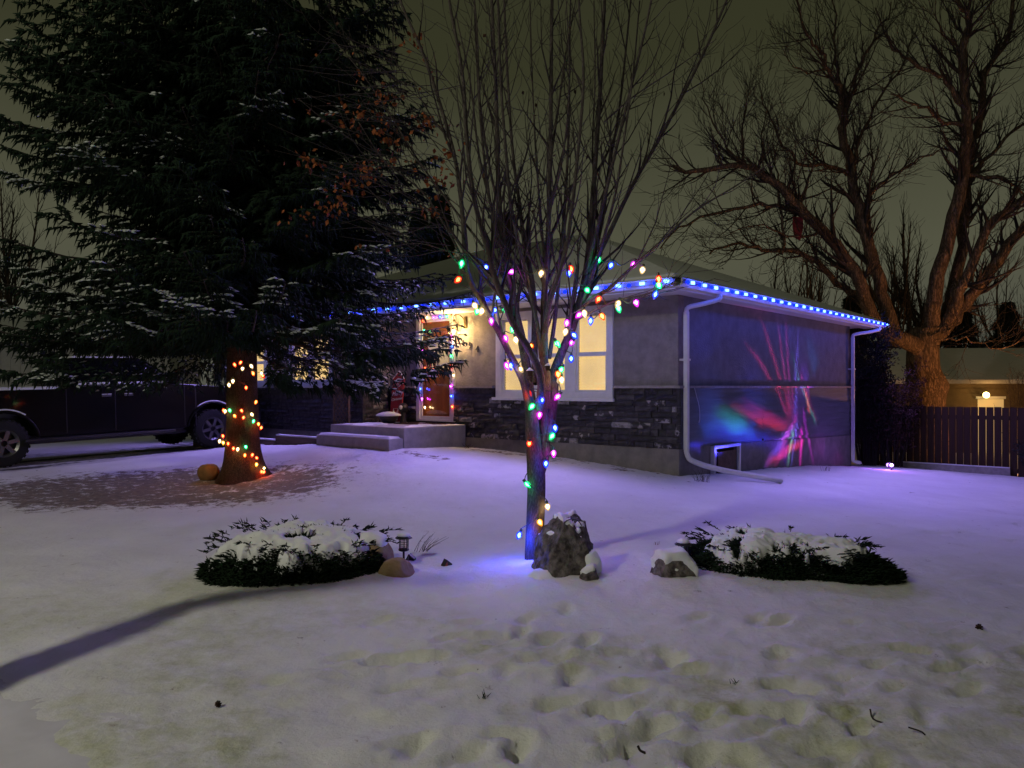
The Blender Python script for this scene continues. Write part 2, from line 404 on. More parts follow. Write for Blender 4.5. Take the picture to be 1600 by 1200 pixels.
def ground_fields(x, y):
    b = gbase(x, y); hx, hy = to_h(x, y)
    rel = 0.055 * (fbm(x * .9, y * .9, 1) - .5) + 0.018 * (fbm(x * 4.5, y * 4.5, 2) - .5)
    near = np.exp(-((x - 1.0) ** 2 / 9 + (y - 3.9) ** 2 / 1.6))
    rough = fbm(x * 3.1, y * 3.6, 31, 5); rel = rel + near * 0.070 * (fbm(x * 4.6, y * 5.2, 31, 5) - .5) + .022 * (fbm(x * 13, y * 13, 33, 4) - .5)
    thin = sstep(.50, .72, fbm(x * .75 + 4, y * .75, 3)) * .6 + near * sstep(.50, .36, rough) * .45
    thin = thin * np.exp(-np.maximum(y - 4.3, 0) / 1.8)
    for (qx, qy, an, L, W, dp) in prints:
        m = (np.abs(x - qx) < .6) & (np.abs(y - qy) < .6)
        if not m.any(): continue
        dx = x[m] - qx; dy = y[m] - qy; u = (dx * math.cos(an) + dy * math.sin(an)) / L; v = (-dx * math.sin(an) + dy * math.cos(an)) / W
        u = u + .55 * (vnoise(x[m] * 17, y[m] * 17, 51) - .5); v = v + .8 * (vnoise(x[m] * 17, y[m] * 17, 52) - .5); r2 = u * u + v * v; rel[m] += -dp * np.exp(-r2 ** 2) + dp * .28 * np.exp(-(np.sqrt(r2) - 1.45) ** 2 * 7)
        thin[m] = np.maximum(thin[m], .30 * np.exp(-r2 ** 2) * (qy < 6.5))
    # dug-up, needle-strewn ground under the spruce
    ex = (x + 5.0) / 3.9; ey = (y - 11.1) / 2.1; rr = np.sqrt(ex ** 2 + ey ** 2)
    bare = (1 - sstep(.45, 1.12, rr)) * 1.0; bare = bare * (1 - .8 * sstep(1.0, 2.6, x + 4.1 + (y - 11.2) * .15))
    rel = rel * (1 - bare * .5) - bare * .02 + bare * .05 * (fbm(x * 6, y * 6, 8) - .5)
    # swell of snow along the house and steps
    wallm = np.exp(-((hy + .35) ** 2) / .12) * (hx > -5) * (hx < .4); bare = np.maximum(bare, wallm * .75 * sstep(.3, .7, fbm(x * 3, y * 3, 14)) )
    bare = np.maximum(bare, .6 * np.exp(-((hy + 1.9) ** 2) / .05) * (hx > -4.2) * (hx < -3.0))
    # little mound rings where rocks and shrubs sit
    for (cx_, cy_, rr_, hh_) in ((.33, 6.2, .55, .07), (-1.72, 6.35, 1.0, .05), (2.3, 6.35, 1.05, .05), (-1.0, 6.0, .35, .04), (1.25, 5.95, .35, .04), (1.4, 6.9, .5, .05)):
        rel = rel + hh_ * np.exp(-((x - cx_) ** 2 + (y - cy_) ** 2) / rr_ ** 2)
    thin = np.maximum(thin, .55 * np.exp(-((np.hypot((x + 1.72) / 1.0, (y - 6.3) / .75) - 1) ** 2) / .02) * (x < -1.6) * sstep(.35, .6, fbm(x * 3, y * 3, 19)))
    thin = np.maximum(thin, .4 * np.exp(-((np.hypot((x - 2.35) / .98, (y - 6.3) / .72) - 1) ** 2) / .02) * (x > 2.5) * sstep(.35, .6, fbm(x * 3, y * 3, 20)))
    dm = in_drive(hx, hy); pm = in_pave(hx, hy)
    rel = rel * (1 - np.maximum(dm, pm)) - .07 * dm - .028 * pm
    rel = rel + .05 * np.exp(-((hx + 8.62) ** 2) / .012) * (hy < -.9) * (hy > -9) * fbm(hx * 5, hy * 3, 4)
    ih = sstep(-12.0, -11.9, hx) * (1 - sstep(-.1, 0, hx)) * sstep(.05, .15, hy) * (1 - sstep(8.0, 8.1, hy))
    rel = rel - .25 * ih
    return b + rel, np.clip(thin, 0, 1), np.clip(bare, 0, 1)

nx, ny = 760, 640
us = np.linspace(-4.75, 4.75, nx); vs = np.linspace(-3.6, 4.3, ny)
gx = 2.6 * np.sinh(us); gy = 4.9 + 3.0 * np.sinh(vs)
GX, GY = np.meshgrid(gx, gy)
Z, TH, BA = ground_fields(GX.ravel(), GY.ravel())
V = np.stack([GX.ravel(), GY.ravel(), Z], 1)
ii = (np.arange(ny - 1)[:, None] * nx + np.arange(nx - 1)[None, :]).ravel()
me = np_mesh('snowy_lawn', V, None, np.stack([ii, ii + 1, ii + nx + 1, ii + nx], 1), True)
for nm, arr in (('thin', TH), ('bare', BA)):
    at = me.attributes.new(nm, 'FLOAT', 'POINT'); at.data.foreach_set('value', arr.astype(np.float32))

def snow_ground_mat():
    m = bpy.data.materials.new('lawn_snow'); m.use_nodes = True; nt = m.node_tree; b = nt.nodes['Principled BSDF']; L = nt.links.new
    b.inputs['Roughness'].default_value = .9; b.inputs['Specular IOR Level'].default_value = .2
    tc = nt.nodes.new('ShaderNodeTexCoord')
    def noise(sc, det=5, ro=.6):
        n = nt.nodes.new('ShaderNodeTexNoise'); n.inputs['Scale'].default_value = sc; n.inputs['Detail'].default_value = det; n.inputs['Roughness'].default_value = ro
        L(tc.outputs['Object'], n.inputs['Vector']); return n.outputs[0]
    def attr(n):
        a = nt.nodes.new('ShaderNodeAttribute'); a.attribute_name = n; return a.outputs['Fac']
    def ramp(i, p0, p1):
        r = nt.nodes.new('ShaderNodeMapRange'); r.inputs['From Min'].default_value = p0; r.inputs['From Max'].default_value = p1; L(i, r.inputs[0]); return r.outputs[0]
    def mth(op, a, bb):
        q = nt.nodes.new('ShaderNodeMath'); q.operation = op
        for i, s in enumerate((a, bb)):
            if isinstance(s, float): q.inputs[i].default_value = s
            else: L(s, q.inputs[i])
        return q.outputs[0]
    def mix(f, c1, c2):
        q = nt.nodes.new('ShaderNodeMixRGB')
        if isinstance(f, float): q.inputs[0].default_value = f
        else: L(f, q.inputs[0])
        for i, s in ((1, c1), (2, c2)):
            if isinstance(s, tuple): q.inputs[i].default_value = (*s, 1)
            else: L(s, q.inputs[i])
        return q.outputs[0]
    base = mix(ramp(noise(1.1), .3, .7), (.72, .725, .74), (.83, .84, .86))
    grass = mix(ramp(noise(38, 4), .4, .62), (.52, .56, .30), (.36, .40, .16))
    base = mix(mth('MULTIPLY', attr('thin'), ramp(noise(7), .3, .62)), base, grass)
    dirt = mix(ramp(noise(14, 6), .35, .65), (.060, .040, .024), (.20, .135, .085))
    f = ramp(mth('ADD', mth('MULTIPLY', attr('bare'), .80), mth('MULTIPLY', mth('SUBTRACT', noise(5.5, 9, .78), .5), 3.4)), .42, .66)
    base = mix(mth('MULTIPLY', f, .86), base, dirt)
    fleck = ramp(noise(55, 2), .745, .77)           # needles and leaf crumbs lying on the snow
    base = mix(mth('MULTIPLY', fleck, .7), base, (.07, .06, .03))
    L(base, b.inputs['Base Color'])
    bp = nt.nodes.new('ShaderNodeBump'); bp.inputs['Strength'].default_value = .75; bp.inputs['Distance'].default_value = .025; L(noise(15, 9, .68), bp.inputs['Height'])
    bp2 = nt.nodes.new('ShaderNodeBump'); bp2.inputs['Strength'].default_value = .5; bp2.inputs['Distance'].default_value = .004; L(noise(160, 3), bp2.inputs['Height'])
    L(bp.outputs[0], bp2.inputs['Normal']); L(bp2.outputs[0], b.inputs['Normal'])
    return m
M_lawn = snow_ground_mat()
tag(link('snowy_lawn', me, M_lawn), 'snow covered front lawn with footprints', None, None, 'structure')

def strip_sheet(name, x0, x1, y0, y1, nxx, nyy, m, off=0.0, relief=.012):
    a = np.linspace(x0, x1, nxx); b = np.linspace(y0, y1, nyy); A, B = np.meshgrid(a, b); A = A.ravel(); B = B.ravel()
    c, s = math.cos(HR), math.sin(HR); X = CX + A * c - B * s; Y = CY + A * s + B * c
    z = gbase(X, Y) + off + relief * (fbm(A * 5, B * 5, 77) - .5) * 2
    i = (np.arange(nyy - 1)[:, None] * nxx + np.arange(nxx - 1)[None, :]).ravel()
    return link(name, np_mesh(name, np.stack([X, Y, z], 1), None, np.stack([i, i + 1, i + nxx + 1, i + nxx], 1), True), m)
def drive_mat(name, snowc, wet, track, scale=1.0):
    m = bpy.data.materials.new(name); m.use_nodes = True; nt = m.node_tree; b = nt.nodes['Principled BSDF']; L = nt.links.new
    b.inputs['Roughness'].default_value = .8
    tc = nt.nodes.new('ShaderNodeTexCoord'); mp = nt.nodes.new('ShaderNodeMapping'); mp.inputs['Rotation'].default_value = (0, 0, -HR)
    L(tc.outputs['Object'], mp.inputs[0])
    mp2 = nt.nodes.new('ShaderNodeMapping'); mp2.inputs['Scale'].default_value = (1.0, .14, 1) if track else (1, 1, 1); L(mp.outputs[0], mp2.inputs[0])
    n = nt.nodes.new('ShaderNodeTexNoise'); n.inputs['Scale'].default_value = 1.9 * scale; n.inputs['Detail'].default_value = 6; L(mp2.outputs[0], n.inputs['Vector'])
    n2 = nt.nodes.new('ShaderNodeTexNoise'); n2.inputs['Scale'].default_value = 9; n2.inputs['Detail'].default_value = 7; L(tc.outputs['Object'], n2.inputs['Vector'])
    a = nt.nodes.new('ShaderNodeMath'); a.operation = 'MULTIPLY_ADD'; a.inputs[1].default_value = .3; L(n2.outputs[0], a.inputs[0]); L(n.outputs[0], a.inputs[2])
    r = nt.nodes.new('ShaderNodeValToRGB'); r.color_ramp.elements[0].position = .60 if track else .45; r.color_ramp.elements[0].color = (*wet, 1)
    r.color_ramp.elements[1].position = .70; r.color_ramp.elements[1].color = (*snowc, 1)
    L(a.outputs[0], r.inputs[0]); L(r.outputs[0], b.inputs['Base Color'])
    bp = nt.nodes.new('ShaderNodeBump'); bp.inputs['Strength'].default_value = .4; bp.inputs['Distance'].default_value = .015; L(a.outputs[0], bp.inputs['Height']); L(bp.outputs[0], b.inputs['Normal'])
    return m
M_drive = drive_mat('driveway_snow', (.62, .62, .65), (.045, .045, .05), True)
tag(strip_sheet('driveway', -12.9, -8.55, -22, -.78, 60, 260, M_drive, -.015), 'driveway with packed snow and dark wet wheel tracks', kind='structure')
M_pave = drive_mat('pavement_snow', (.64, .64, .66), (.52, .52, .53), False)
tag(strip_sheet('pavement', -40, 40, -10.9, -8.85, 400, 40, M_pave, -.012, .008), 'trodden snow covered pavement', kind='structure')
M_road = drive_mat('road_snow', (.5, .5, .5), (.06, .06, .06), False)
tag(strip_sheet('road', -60, 60, -22, -13, 200, 60, M_road, .03, .01), kind='structure')

# ================================================================== THE HOUSE
house = empty('bungalow', (CX, CY, 0), HR)
tag(house, 'single storey bungalow with snowy hip roof, dark stacked stone base and blue eave lights', 'house')
Z_ST0, Z_ST1, Z_SF = .666, 1.60, 2.995

def wall_cells(x0, x1, z0, z1, holes, fn):
    xs = sorted({x0, x1, *[h[0] for h in holes], *[h[1] for h in holes]}); zs = sorted({z0, z1, *[h[2] for h in holes], *[h[3] for h in holes]})
    xs = [x for x in xs if x0 <= x <= x1]; zs = [z for z in zs if z0 <= z <= z1]
    for i in range(len(xs) - 1):
        for j in range(len(zs) - 1):
            cx = (xs[i] + xs[i + 1]) / 2; cz = (zs[j] + zs[j + 1]) / 2
            if any(h[0] < cx < h[1] and h[2] < cz < h[3] for h in holes): continue
            fn(xs[i], xs[i + 1], zs[j], zs[j + 1])
WIN = (-3.64, -1.14, 1.40, 2.93); DOOR = (-5.68, -4.76, .94, 2.95)
WWIN = (-9.15, -7.55, 1.62, 2.85); WWIN2 = (-10.75, -10.0, 1.62, 2.75); WY = -.69
m = MB(); wall_cells(-6.58, 0, Z_ST1, Z_SF, [WIN, DOOR], lambda a, b, c, d: m.box(a, b, 0, .18, c, d)); m.build('front_wall', M_stucco, house)
m = MB(); wall_cells(-6.58, 0, Z_ST0, Z_ST1, [WIN, DOOR], lambda a, b, c, d: m.box(a, b, .0, .18, c, d)); m.build('stone_backing', M_greydark, house)
m = MB(); wall_cells(-11.9, -6.58, Z_ST1, Z_SF, [WWIN, WWIN2], lambda a, b, c, d: m.box(a, b, WY, WY + .18, c, d)); m.box(-6.76, -6.58, WY + .18, 0, Z_ST1, Z_SF); m.build('wing_wall', M_stucco, house)
MB().box(-11.9, -6.58, WY, WY + .18, Z_ST0, Z_ST1).box(-6.76, -6.58, WY + .18, 0, Z_ST0, Z_ST1).build('wing_backing', M_greydark, house)
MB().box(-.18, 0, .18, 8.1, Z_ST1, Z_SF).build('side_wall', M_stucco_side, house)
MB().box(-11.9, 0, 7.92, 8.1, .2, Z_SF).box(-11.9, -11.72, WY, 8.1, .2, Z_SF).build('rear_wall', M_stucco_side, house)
# foundation, its top falling slightly towards the back on the side wall
f = MB().box(-6.58, .03, -.03, .18, -.2, Z_ST0).box(-11.9, -6.55, WY - .03, WY + .18, -.2, Z_ST0).box(-6.76, -6.55, WY + .18, -.03, -.2, Z_ST0)
f.prism([(-.03 + .211, -.6), (8.1, -.6), (8.1, .50), (4.0, .60), (.181, .69)], -.18, .03, 'x'); f.build('foundation', M_conc, house)
# side wall lap boards below the ledge
nb = 7
for k in range(nb):
    z1 = 1.585 - k * .135; 
    for (ya, yb) in ((.02, 3.1), (3.103, 6.0), (6.003, 8.08)):
        zb = max(z1 - .135, .70 - .025 * (ya + yb) / 2 + .01)
        if z1 - zb < .02: continue
        MB().add([(.012, ya, z1), (.012, yb, z1), (.034, ya, zb + .004), (.034, yb, zb + .004), (0, ya, zb + .004), (0, yb, zb + .004), (0, ya, z1), (0, yb, z1)],
                 [(0, 1, 3, 2), (2, 3, 5, 4), (0, 2, 4, 6), (1, 7, 5, 3), (0, 6, 7, 1), (6, 4, 5, 7)]).build('siding_board', M_siding, house)
MB().box(-.18, .005, .18, 8.1, .49, 1.6).build('side_base', M_siding, house)
MB().box(.0, .075, 0.0, 8.12, 1.588, 1.625).build('ledge', M_cream, house)
for a, b in ((-6.55, -5.74), (-4.70, -3.68), (-1.10, .075)): MB().box(a, b, -.095, .0, 1.585, 1.625).build('ledge', M_cream, house)
MB().box(-11.9, -6.50, WY - .095, WY, 1.585, 1.625).box(-6.58, -6.50, WY, -.0, 1.585, 1.625).build('ledge', M_cream, house)

# stacked stone: every stone its own piece on the front wall and porch return
def stone_mat(name, c, c2, w=.0):
    m = bpy.data.materials.new(name); m.use_nodes = True; nt = m.node_tree; b = nt.nodes['Principled BSDF']; L = nt.links.new
    b.inputs['Roughness'].default_value = .62
    tc = nt.nodes.new('ShaderNodeTexCoord'); ge = nt.nodes.new('ShaderNodeNewGeometry')
    n = nt.nodes.new('ShaderNodeTexNoise'); n.inputs['Scale'].default_value = 13; n.inputs['Detail'].default_value = 7; L(ge.outputs['Position'], n.inputs['Vector'])
    r = nt.nodes.new('ShaderNodeValToRGB'); r.color_ramp.elements[0].position = .35; r.color_ramp.elements[0].color = (*c, 1); r.color_ramp.elements[1].position = .65; r.color_ramp.elements[1].color = (*c2, 1)
    L(n.outputs[0], r.inputs[0]); out = r.outputs[0]
    if w > 0:  # whitish noise patches paint bright highlights into the stone colour
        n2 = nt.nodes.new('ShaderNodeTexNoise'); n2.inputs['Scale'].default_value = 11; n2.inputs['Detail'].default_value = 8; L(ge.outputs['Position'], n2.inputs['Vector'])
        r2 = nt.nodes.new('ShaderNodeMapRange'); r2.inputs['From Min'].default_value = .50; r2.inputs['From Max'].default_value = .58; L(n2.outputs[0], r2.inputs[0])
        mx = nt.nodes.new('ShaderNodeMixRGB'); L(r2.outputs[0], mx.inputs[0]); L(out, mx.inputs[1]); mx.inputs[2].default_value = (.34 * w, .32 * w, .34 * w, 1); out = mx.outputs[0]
    L(out, b.inputs['Base Color'])
    bp = nt.nodes.new('ShaderNodeBump'); bp.inputs['Strength'].default_value = .9; bp.inputs['Distance'].default_value = .012; L(n.outputs[0], bp.inputs['Height']); L(bp.outputs[0], b.inputs['Normal'])
    return m
SM = [stone_mat('stone_dark', (.016, .015, .019), (.04, .038, .045)), stone_mat('stone_mid', (.028, .025, .03), (.07, .065, .07)),
      stone_mat('stone_glint', (.022, .02, .024), (.055, .05, .055), 1.0), stone_mat('stone_pale', (.12, .115, .12), (.30, .29, .30), .9)]
def stone_mesh(k, mt):
    """unit stone: x 0..1 (width), y 0..-1 depth, z 0..1, rough split face"""
    rr = random.Random(500 + k); nxs, nzs = 4, 3; vs = []; fs = []
    for j in range(nzs):
        for i in range(nxs):
            x = i / (nxs - 1); z = j / (nzs - 1); ed = (i in (0, nxs - 1)) or (j in (0, nzs - 1))
            vs.append((x + (0 if i in (0, nxs - 1) else rr.uniform(-.08, .08)), -1 + (rr.uniform(.18, .4) if ed else rr.uniform(-.2, .15)), z + (rr.uniform(-.04, .04) if 0 < i < nxs - 1 else 0)))
    for j in range(nzs - 1):
        for i in range(nxs - 1):
            a = j * nxs + i; fs.append((a, a + 1, a + nxs + 1, a + nxs))
    b = len(vs); vs += [(0, 0, 0), (1, 0, 0), (0, 0, 1), (1, 0, 1)]; t = (nzs - 1) * nxs
    fs += [(b, b + 1, nxs - 1, 0), (t, t + nxs - 1, b + 3, b + 2), (b, 0, nxs, t, b + 2), (b + 1, b + 3, t + nxs - 1, nxs * 2 - 1, nxs - 1)]
    q = MB(); q.add(vs, fs); me = q.mesh('stone'); me.materials.append(mt); return me
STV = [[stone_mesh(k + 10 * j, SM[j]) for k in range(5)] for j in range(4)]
def courses(x0, x1, z0, z1, holes, put, seed, hmin=.062, hmax=.092):
    rr = random.Random(seed); z = z0
    while z < z1 - .02:
        h = rr.uniform(hmin, hmax)
        if z + h > z1 - .04: h = z1 - z
        x = x0 - rr.uniform(0, .12)
        while x < x1:
            L = rr.choice([.13, .18, .24, .32, .42]) * rr.uniform(.85, 1.15); a = max(x, x0); b = min(x + L, x1); x += L
            for hh in holes:
                if hh[2] < z + h / 2 < hh[3] and b > hh[0] and a < hh[1]:
                    if a < hh[0] - .04: b = hh[0]
                    elif b > hh[1] + .04: a = hh[1]
                    else: a = b
            if b - a > .035:
                q = rr.random(); kind = 0 if q < .52 else (1 if q < .82 else (2 if q < .96 else 3))
                put(a, b, z, h, kind, rr)
        z += h
cnt = [0]
def put_front(a, b, z, h, kind, rr):
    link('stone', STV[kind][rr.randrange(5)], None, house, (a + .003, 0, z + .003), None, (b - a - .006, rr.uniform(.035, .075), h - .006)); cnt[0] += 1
courses(-6.50, .045, Z_ST0, 1.585, [(WIN[0] - .05, WIN[1] + .05, WIN[2] - .03, 5), (DOOR[0] - .06, DOOR[1] + .06, 0, 5), (-6.6, -4.35, 0, .905)], put_front, 3, .082, .105)
def put_ret(a, b, z, h, kind, rr):
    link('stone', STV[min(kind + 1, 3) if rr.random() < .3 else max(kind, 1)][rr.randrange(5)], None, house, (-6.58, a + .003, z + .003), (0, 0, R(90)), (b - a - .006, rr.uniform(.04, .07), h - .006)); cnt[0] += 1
courses(WY - .05, -.08, .905, 1.585, [], put_ret, 4, .075, .1)
# wing (mostly behind the spruce and the truck): the stones joined
wv = MB()
def put_wing(a, b, z, h, kind, rr):
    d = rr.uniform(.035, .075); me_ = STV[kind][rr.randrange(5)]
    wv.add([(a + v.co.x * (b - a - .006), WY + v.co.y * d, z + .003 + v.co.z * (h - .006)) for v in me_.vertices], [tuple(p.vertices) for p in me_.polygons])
courses(-11.9, -6.53, Z_ST0, 1.585, [], put_wing, 5)
tag(wv.build('wing_stones', SM[1], house), kind='stuff')
# stone returns round the corner of the side wall
sv = MB(); rr = random.Random(8); z = Z_ST0
while z < 1.58:
    h = min(rr.uniform(.082, .105), 1.585 - z); sv.box(.0, .05, -.05, rr.uniform(-.004, .012), z + .003, z + h - .003); z += h
sv.build('corner_stones', SM[0], house)
print('stones', cnt[0])

# roof: hip roof under snow
EX0, EX1, EY0, EY1 = -12.7, .41, -.84, 9.15
RZ = 5.06; ym = (EY0 + EY1) / 2; hw = (EY1 - EY0) / 2
def hip(z_e, z_r, grow, name, mt, bev=0.0, nsub=0):
    x0, x1, y0, y1 = EX0 - grow, EX1 + grow, EY0 - grow, EY1 + grow
    q = MB().add([(x0, y0, z_e), (x1, y0, z_e), (x1, y1, z_e), (x0, y1, z_e), (EX0 + hw, ym, z_r), (EX1 - hw, ym, z_r),
                  (x0, y0, z_e - .06), (x1, y0, z_e - .06), (x1, y1, z_e - .06), (x0, y1, z_e - .06)],
                 [(0, 1, 5, 4), (1, 2, 5), (2, 3, 4, 5), (3, 0, 4), (0, 6, 7, 1), (1, 7, 8, 2), (2, 8, 9, 3), (3, 9, 6, 0), (6, 9, 8, 7)])
    return q.build(name, mt, house, bevel=bev)
MR = mat('roof_shingles', (.04, .04, .045), .9, var=.3, vscale=12)
rf = hip(3.13, RZ, 0, 'roof', MR)
sr = hip(3.19, RZ + .07, -.02, 'roof_snow', M_snow, .03); sr.parent = rf
# chimney behind the maple stems
ch = MB().box(-7.4, -6.93, 4.0, 4.5, 4.3, 5.85).build('chimney', mat('chimney_brick', (.06, .035, .03), .9, var=.3, vscale=20), rf)
MB().box(-7.46, -6.87, 3.94, 4.56, 5.85, 5.93).build('chimney_cap', M_conc, rf)
# soffit with board joints, fascia, gutter
so = MB()
x = EX0 + .03
while x < EX1 - .06:
    x2 = min(x + .30, EX1 - .03); so.box(x, x2 - .006, EY0 + .03, .0 if x > -6.58 else WY, 2.996, 3.01); x = x2
y = 0.0
while y < EY1 - .03:
    y2 = min(y + .30, EY1 - .03); so.box(0, EX1 - .03, y + .003, y2 - .003, 2.996, 3.01); y = y2
so.box(EX0 + .03, EX1 - .03, EY0 + .03, EY1 - .03, 3.02, 3.03).build('soffit', M_soffit, house)
def gutter(a, b, nrm):
    """a gutter run along the eave: an open channel profile"""
    a = Vector(a); b = Vector(b); t = (b - a).normalized(); n = Vector(nrm)
    prof = [(0, 0), (.07, 0), (.10, .03), (.11, .115), (.095, .115), (.088, .04), (.065, .014), (.0, .014)]
    vs = [a + n * p[0] + Vector((0, 0, p[1])) for p in prof] + [b + n * p[0] + Vector((0, 0, p[1])) for p in prof]
    k = len(prof); return MB().add(vs, [(i, (i + 1) % k, (i + 1) % k + k, i + k) for i in range(k)] + [tuple(range(k - 1, -1, -1)), tuple(range(k, 2 * k))])
MB().box(EX0, EX1 - .03, EY0, EY0 + .03, 2.97, 3.125).box(EX1 - .03, EX1, EY0, EY1, 2.97, 3.125).build('fascia', M_white, house)
gutter((EX0, EY0, 3.0), (EX1 + .0, EY0, 3.0), (0, -1, 0)).build('gutter', M_white, house)
gutter((EX1, EY0 - .0, 3.0), (EX1, EY1, 3.0), (1, 0, 0)).build('gutter', M_white, house)
def downspout(y, z_bot, y_eave, ext):
    q = MB(); w, h = .062, .075
    pts = [(EX1 + .055, y_eave, 3.0), (EX1 + .05, y_eave, 2.93), (.09, y, 2.78), (.09, y, z_bot)]
    o = MB().tube(catmull(pts[:1] + [pts[1]] + [(.30, y * .5 + y_eave * .5, 2.86)] + [(.12, y, 2.80), (.09, y, 2.70)], 4), .038, 8)
    o.build('downspout_elbow', M_white, house, smooth=True)
    MB().box(.055, .125, y - .035, y + .035, z_bot, 2.74).build('downspout', M_white, house, bevel=.008)
    MB().box(.0, .135, y - .05, y + .05, 2.0, 2.03).build('downspout_strap', M_white, house)
    MB().tube(catmull(ext, 4), .042, 8).build('downspout_extension', M_white, house, smooth=True)
gz_h = lambda a, b: (lambda p: gz(p.x, p.y))(HL(a, b))
downspout(.09, .66, .42, [(.09, .09, .70), (.10, .10, .58), (.16, .18, .48), (.45, .55, .34), (1.05, 1.32, gz_h(1.05, 1.32) + .05)])
downspout(8.02, -.02, 8.7, [(.09, 8.02, .02), (.1, 8.02, -.08), (.25, 8.02, -.12)])

# windows
M_blind = mat('lit_blind', (.75, .62, .42), .8, emit=(1.0, .61, .20), estr=L_WINDOW)
_nt = M_blind.node_tree; _tc = _nt.nodes.new('ShaderNodeTexCoord'); _bn = _nt.nodes.new('ShaderNodeTexNoise'); _bn.inputs['Scale'].default_value = 1.1; _bn.inputs['Detail'].default_value = 3
_mr = _nt.nodes.new('ShaderNodeMapRange'); _mr.inputs['From Min'].default_value = .3; _mr.inputs['From Max'].default_value = .7; _mr.inputs['To Min'].default_value = L_WINDOW * .72; _mr.inputs['To Max'].default_value = L_WINDOW * 1.15
_nt.links.new(_tc.outputs['Object'], _bn.inputs['Vector']); _nt.links.new(_bn.outputs[0], _mr.inputs[0]); _nt.links.new(_mr.outputs[0], _nt.nodes['Principled BSDF'].inputs['Emission Strength'])
def window(x0, x1, z0, z1, y, panes, fr=.10, deep=.07):
    """white surround, sashes, glass and a closed blind lit from inside"""
    fo = MB()
    fo.box(x0 - .0, x1 + .0, y - .045, y + .06, z1 - fr, z1).box(x0, x1, y - .045, y + .06, z0, z0 + fr)
    fo.box(x0, x0 + fr, y - .045, y + .06, z0 + fr, z1 - fr).box(x1 - fr, x1, y - .045, y + .06, z0 + fr, z1 - fr)
    for i in range(len(panes) - 1): fo.box(panes[i][1], panes[i + 1][0], y - .035, y + .06, z0 + fr, z1 - fr)
    w = fo.build('window', M_white, house, bevel=.004)
    MB().box(x0 - .05, x1 + .05, y - .10, y - .045, z0 - .03, z0 + .02).build('sill', M_white, w, bevel=.006)
    for (a, b) in panes:
        mid = (z0 + z1) / 2 - .02; s = .035
        for (c, d, yy) in ((z0 + fr, mid, y + .0), (mid, z1 - fr, y + .022)):
            MB().box(a, b, yy, yy + .022, c, c + s).box(a, b, yy, yy + .022, d - s, d).box(a, a + s, yy, yy + .022, c + s, d - s).box(b - s, b, yy, yy + .022, c + s, d - s).build('sash', M_white, w)
            MB().box(a + s, b - s, yy + .008, yy + .012, c + s, d - s).build('pane', M_glass, w)
        n = int((z1 - z0 - 2 * fr) / .05); bl = MB()
        for k in range(n):
            zz = z0 + fr + k * .05; bl.add([(a, y + .085, zz), (b, y + .085, zz), (b, y + .075, zz + .052), (a, y + .075, zz + .052)], [(0, 1, 2, 3)])
        bl.build('blind', M_blind, w)
    return w
p0 = WIN[0] + .13; pw = .61; mw = (WIN[1] - .13 - p0 - 3 * pw) / 2
window(*WIN, 0.0, [(p0, p0 + pw), (p0 + pw + mw, p0 + 2 * pw + mw), (p0 + 2 * pw + 2 * mw, p0 + 3 * pw + 2 * mw)], .12)
window(*WWIN, WY, [(-9.03, -8.40), (-8.30, -7.67)], .11)
w2 = window(*WWIN2, WY, [(-10.64, -10.11)], .10)
# basement window with white well frame on the side wall
bw = MB().box(.03, .10, 1.0, 1.05, .12, .66).box(.03, .10, 1.95, 2.0, .12, .66).box(.03, .10, 1.05, 1.95, .61, .66).build('basement_window', M_white, house, bevel=.004)
MB().box(.031, .045, 1.05, 1.95, .10, .61).build('pane', M_glassdark, bw); MB().box(.045, .06, 1.22, 1.9, .12, .55).build('board', M_timber, bw)
MB().box(.031, .06, 1.13, 1.17, .12, .61).build('bar', M_black, bw)

# door
dr = MB(); x0, x1, z0, z1 = DOOR
dr.box(x0 - .06, x0 + .03, -.05, .1, z0, z1 + .05).box(x1 - .03, x1 + .06, -.05, .1, z0, z1 + .05).box(x0 + .03, x1 - .03, -.05, .1, z1 - .03, z1 + .05).box(x0 + .03, x1 - .03, -.05, .1, z0, z0 + .04)
do = dr.build('door', M_white, house, bevel=.004)
M_cream_lit = mat('door_window', (.75, .62, .40), .5, emit=(1, .66, .3), estr=.38)
a, b = x0 + .03, x1 - .03
MB().box(a, a + .05, -.02, .005, z0 + .04, z1 - .03).box(b - .05, b, -.02, .005, z0 + .04, z1 - .03).box(a + .05, b - .05, -.02, .005, z1 - .08, z1 - .03).box(a + .05, b - .05, -.02, .005, z0 + .04, z0 + .10).build('storm_frame', M_white, do)
pn = MB().box(a, b, .03, .08, z0 + .04, z1 - .03)
dp = pn.build('door_panel', M_door, do)
for k in range(4): MB().box(a + .09 + k * .17, a + .09 + k * .17 + .155, .022, .03, z0 + .16, z0 + .78).build('panel_board', M_door, do)
MB().box(a + .18, b - .12, .018, .03, z0 + 1.0, z1 - .38).build('door_light', M_cream_lit, do)
MB().box(a + .06, b - .06, -.004, .0, z0 + .11, z1 - .09).build('storm_glass', M_glass, do)
MB().box(b - .14, b - .12, -.07, -.02, z0 + .92, z0 + 1.12).build('handle', M_black, do)
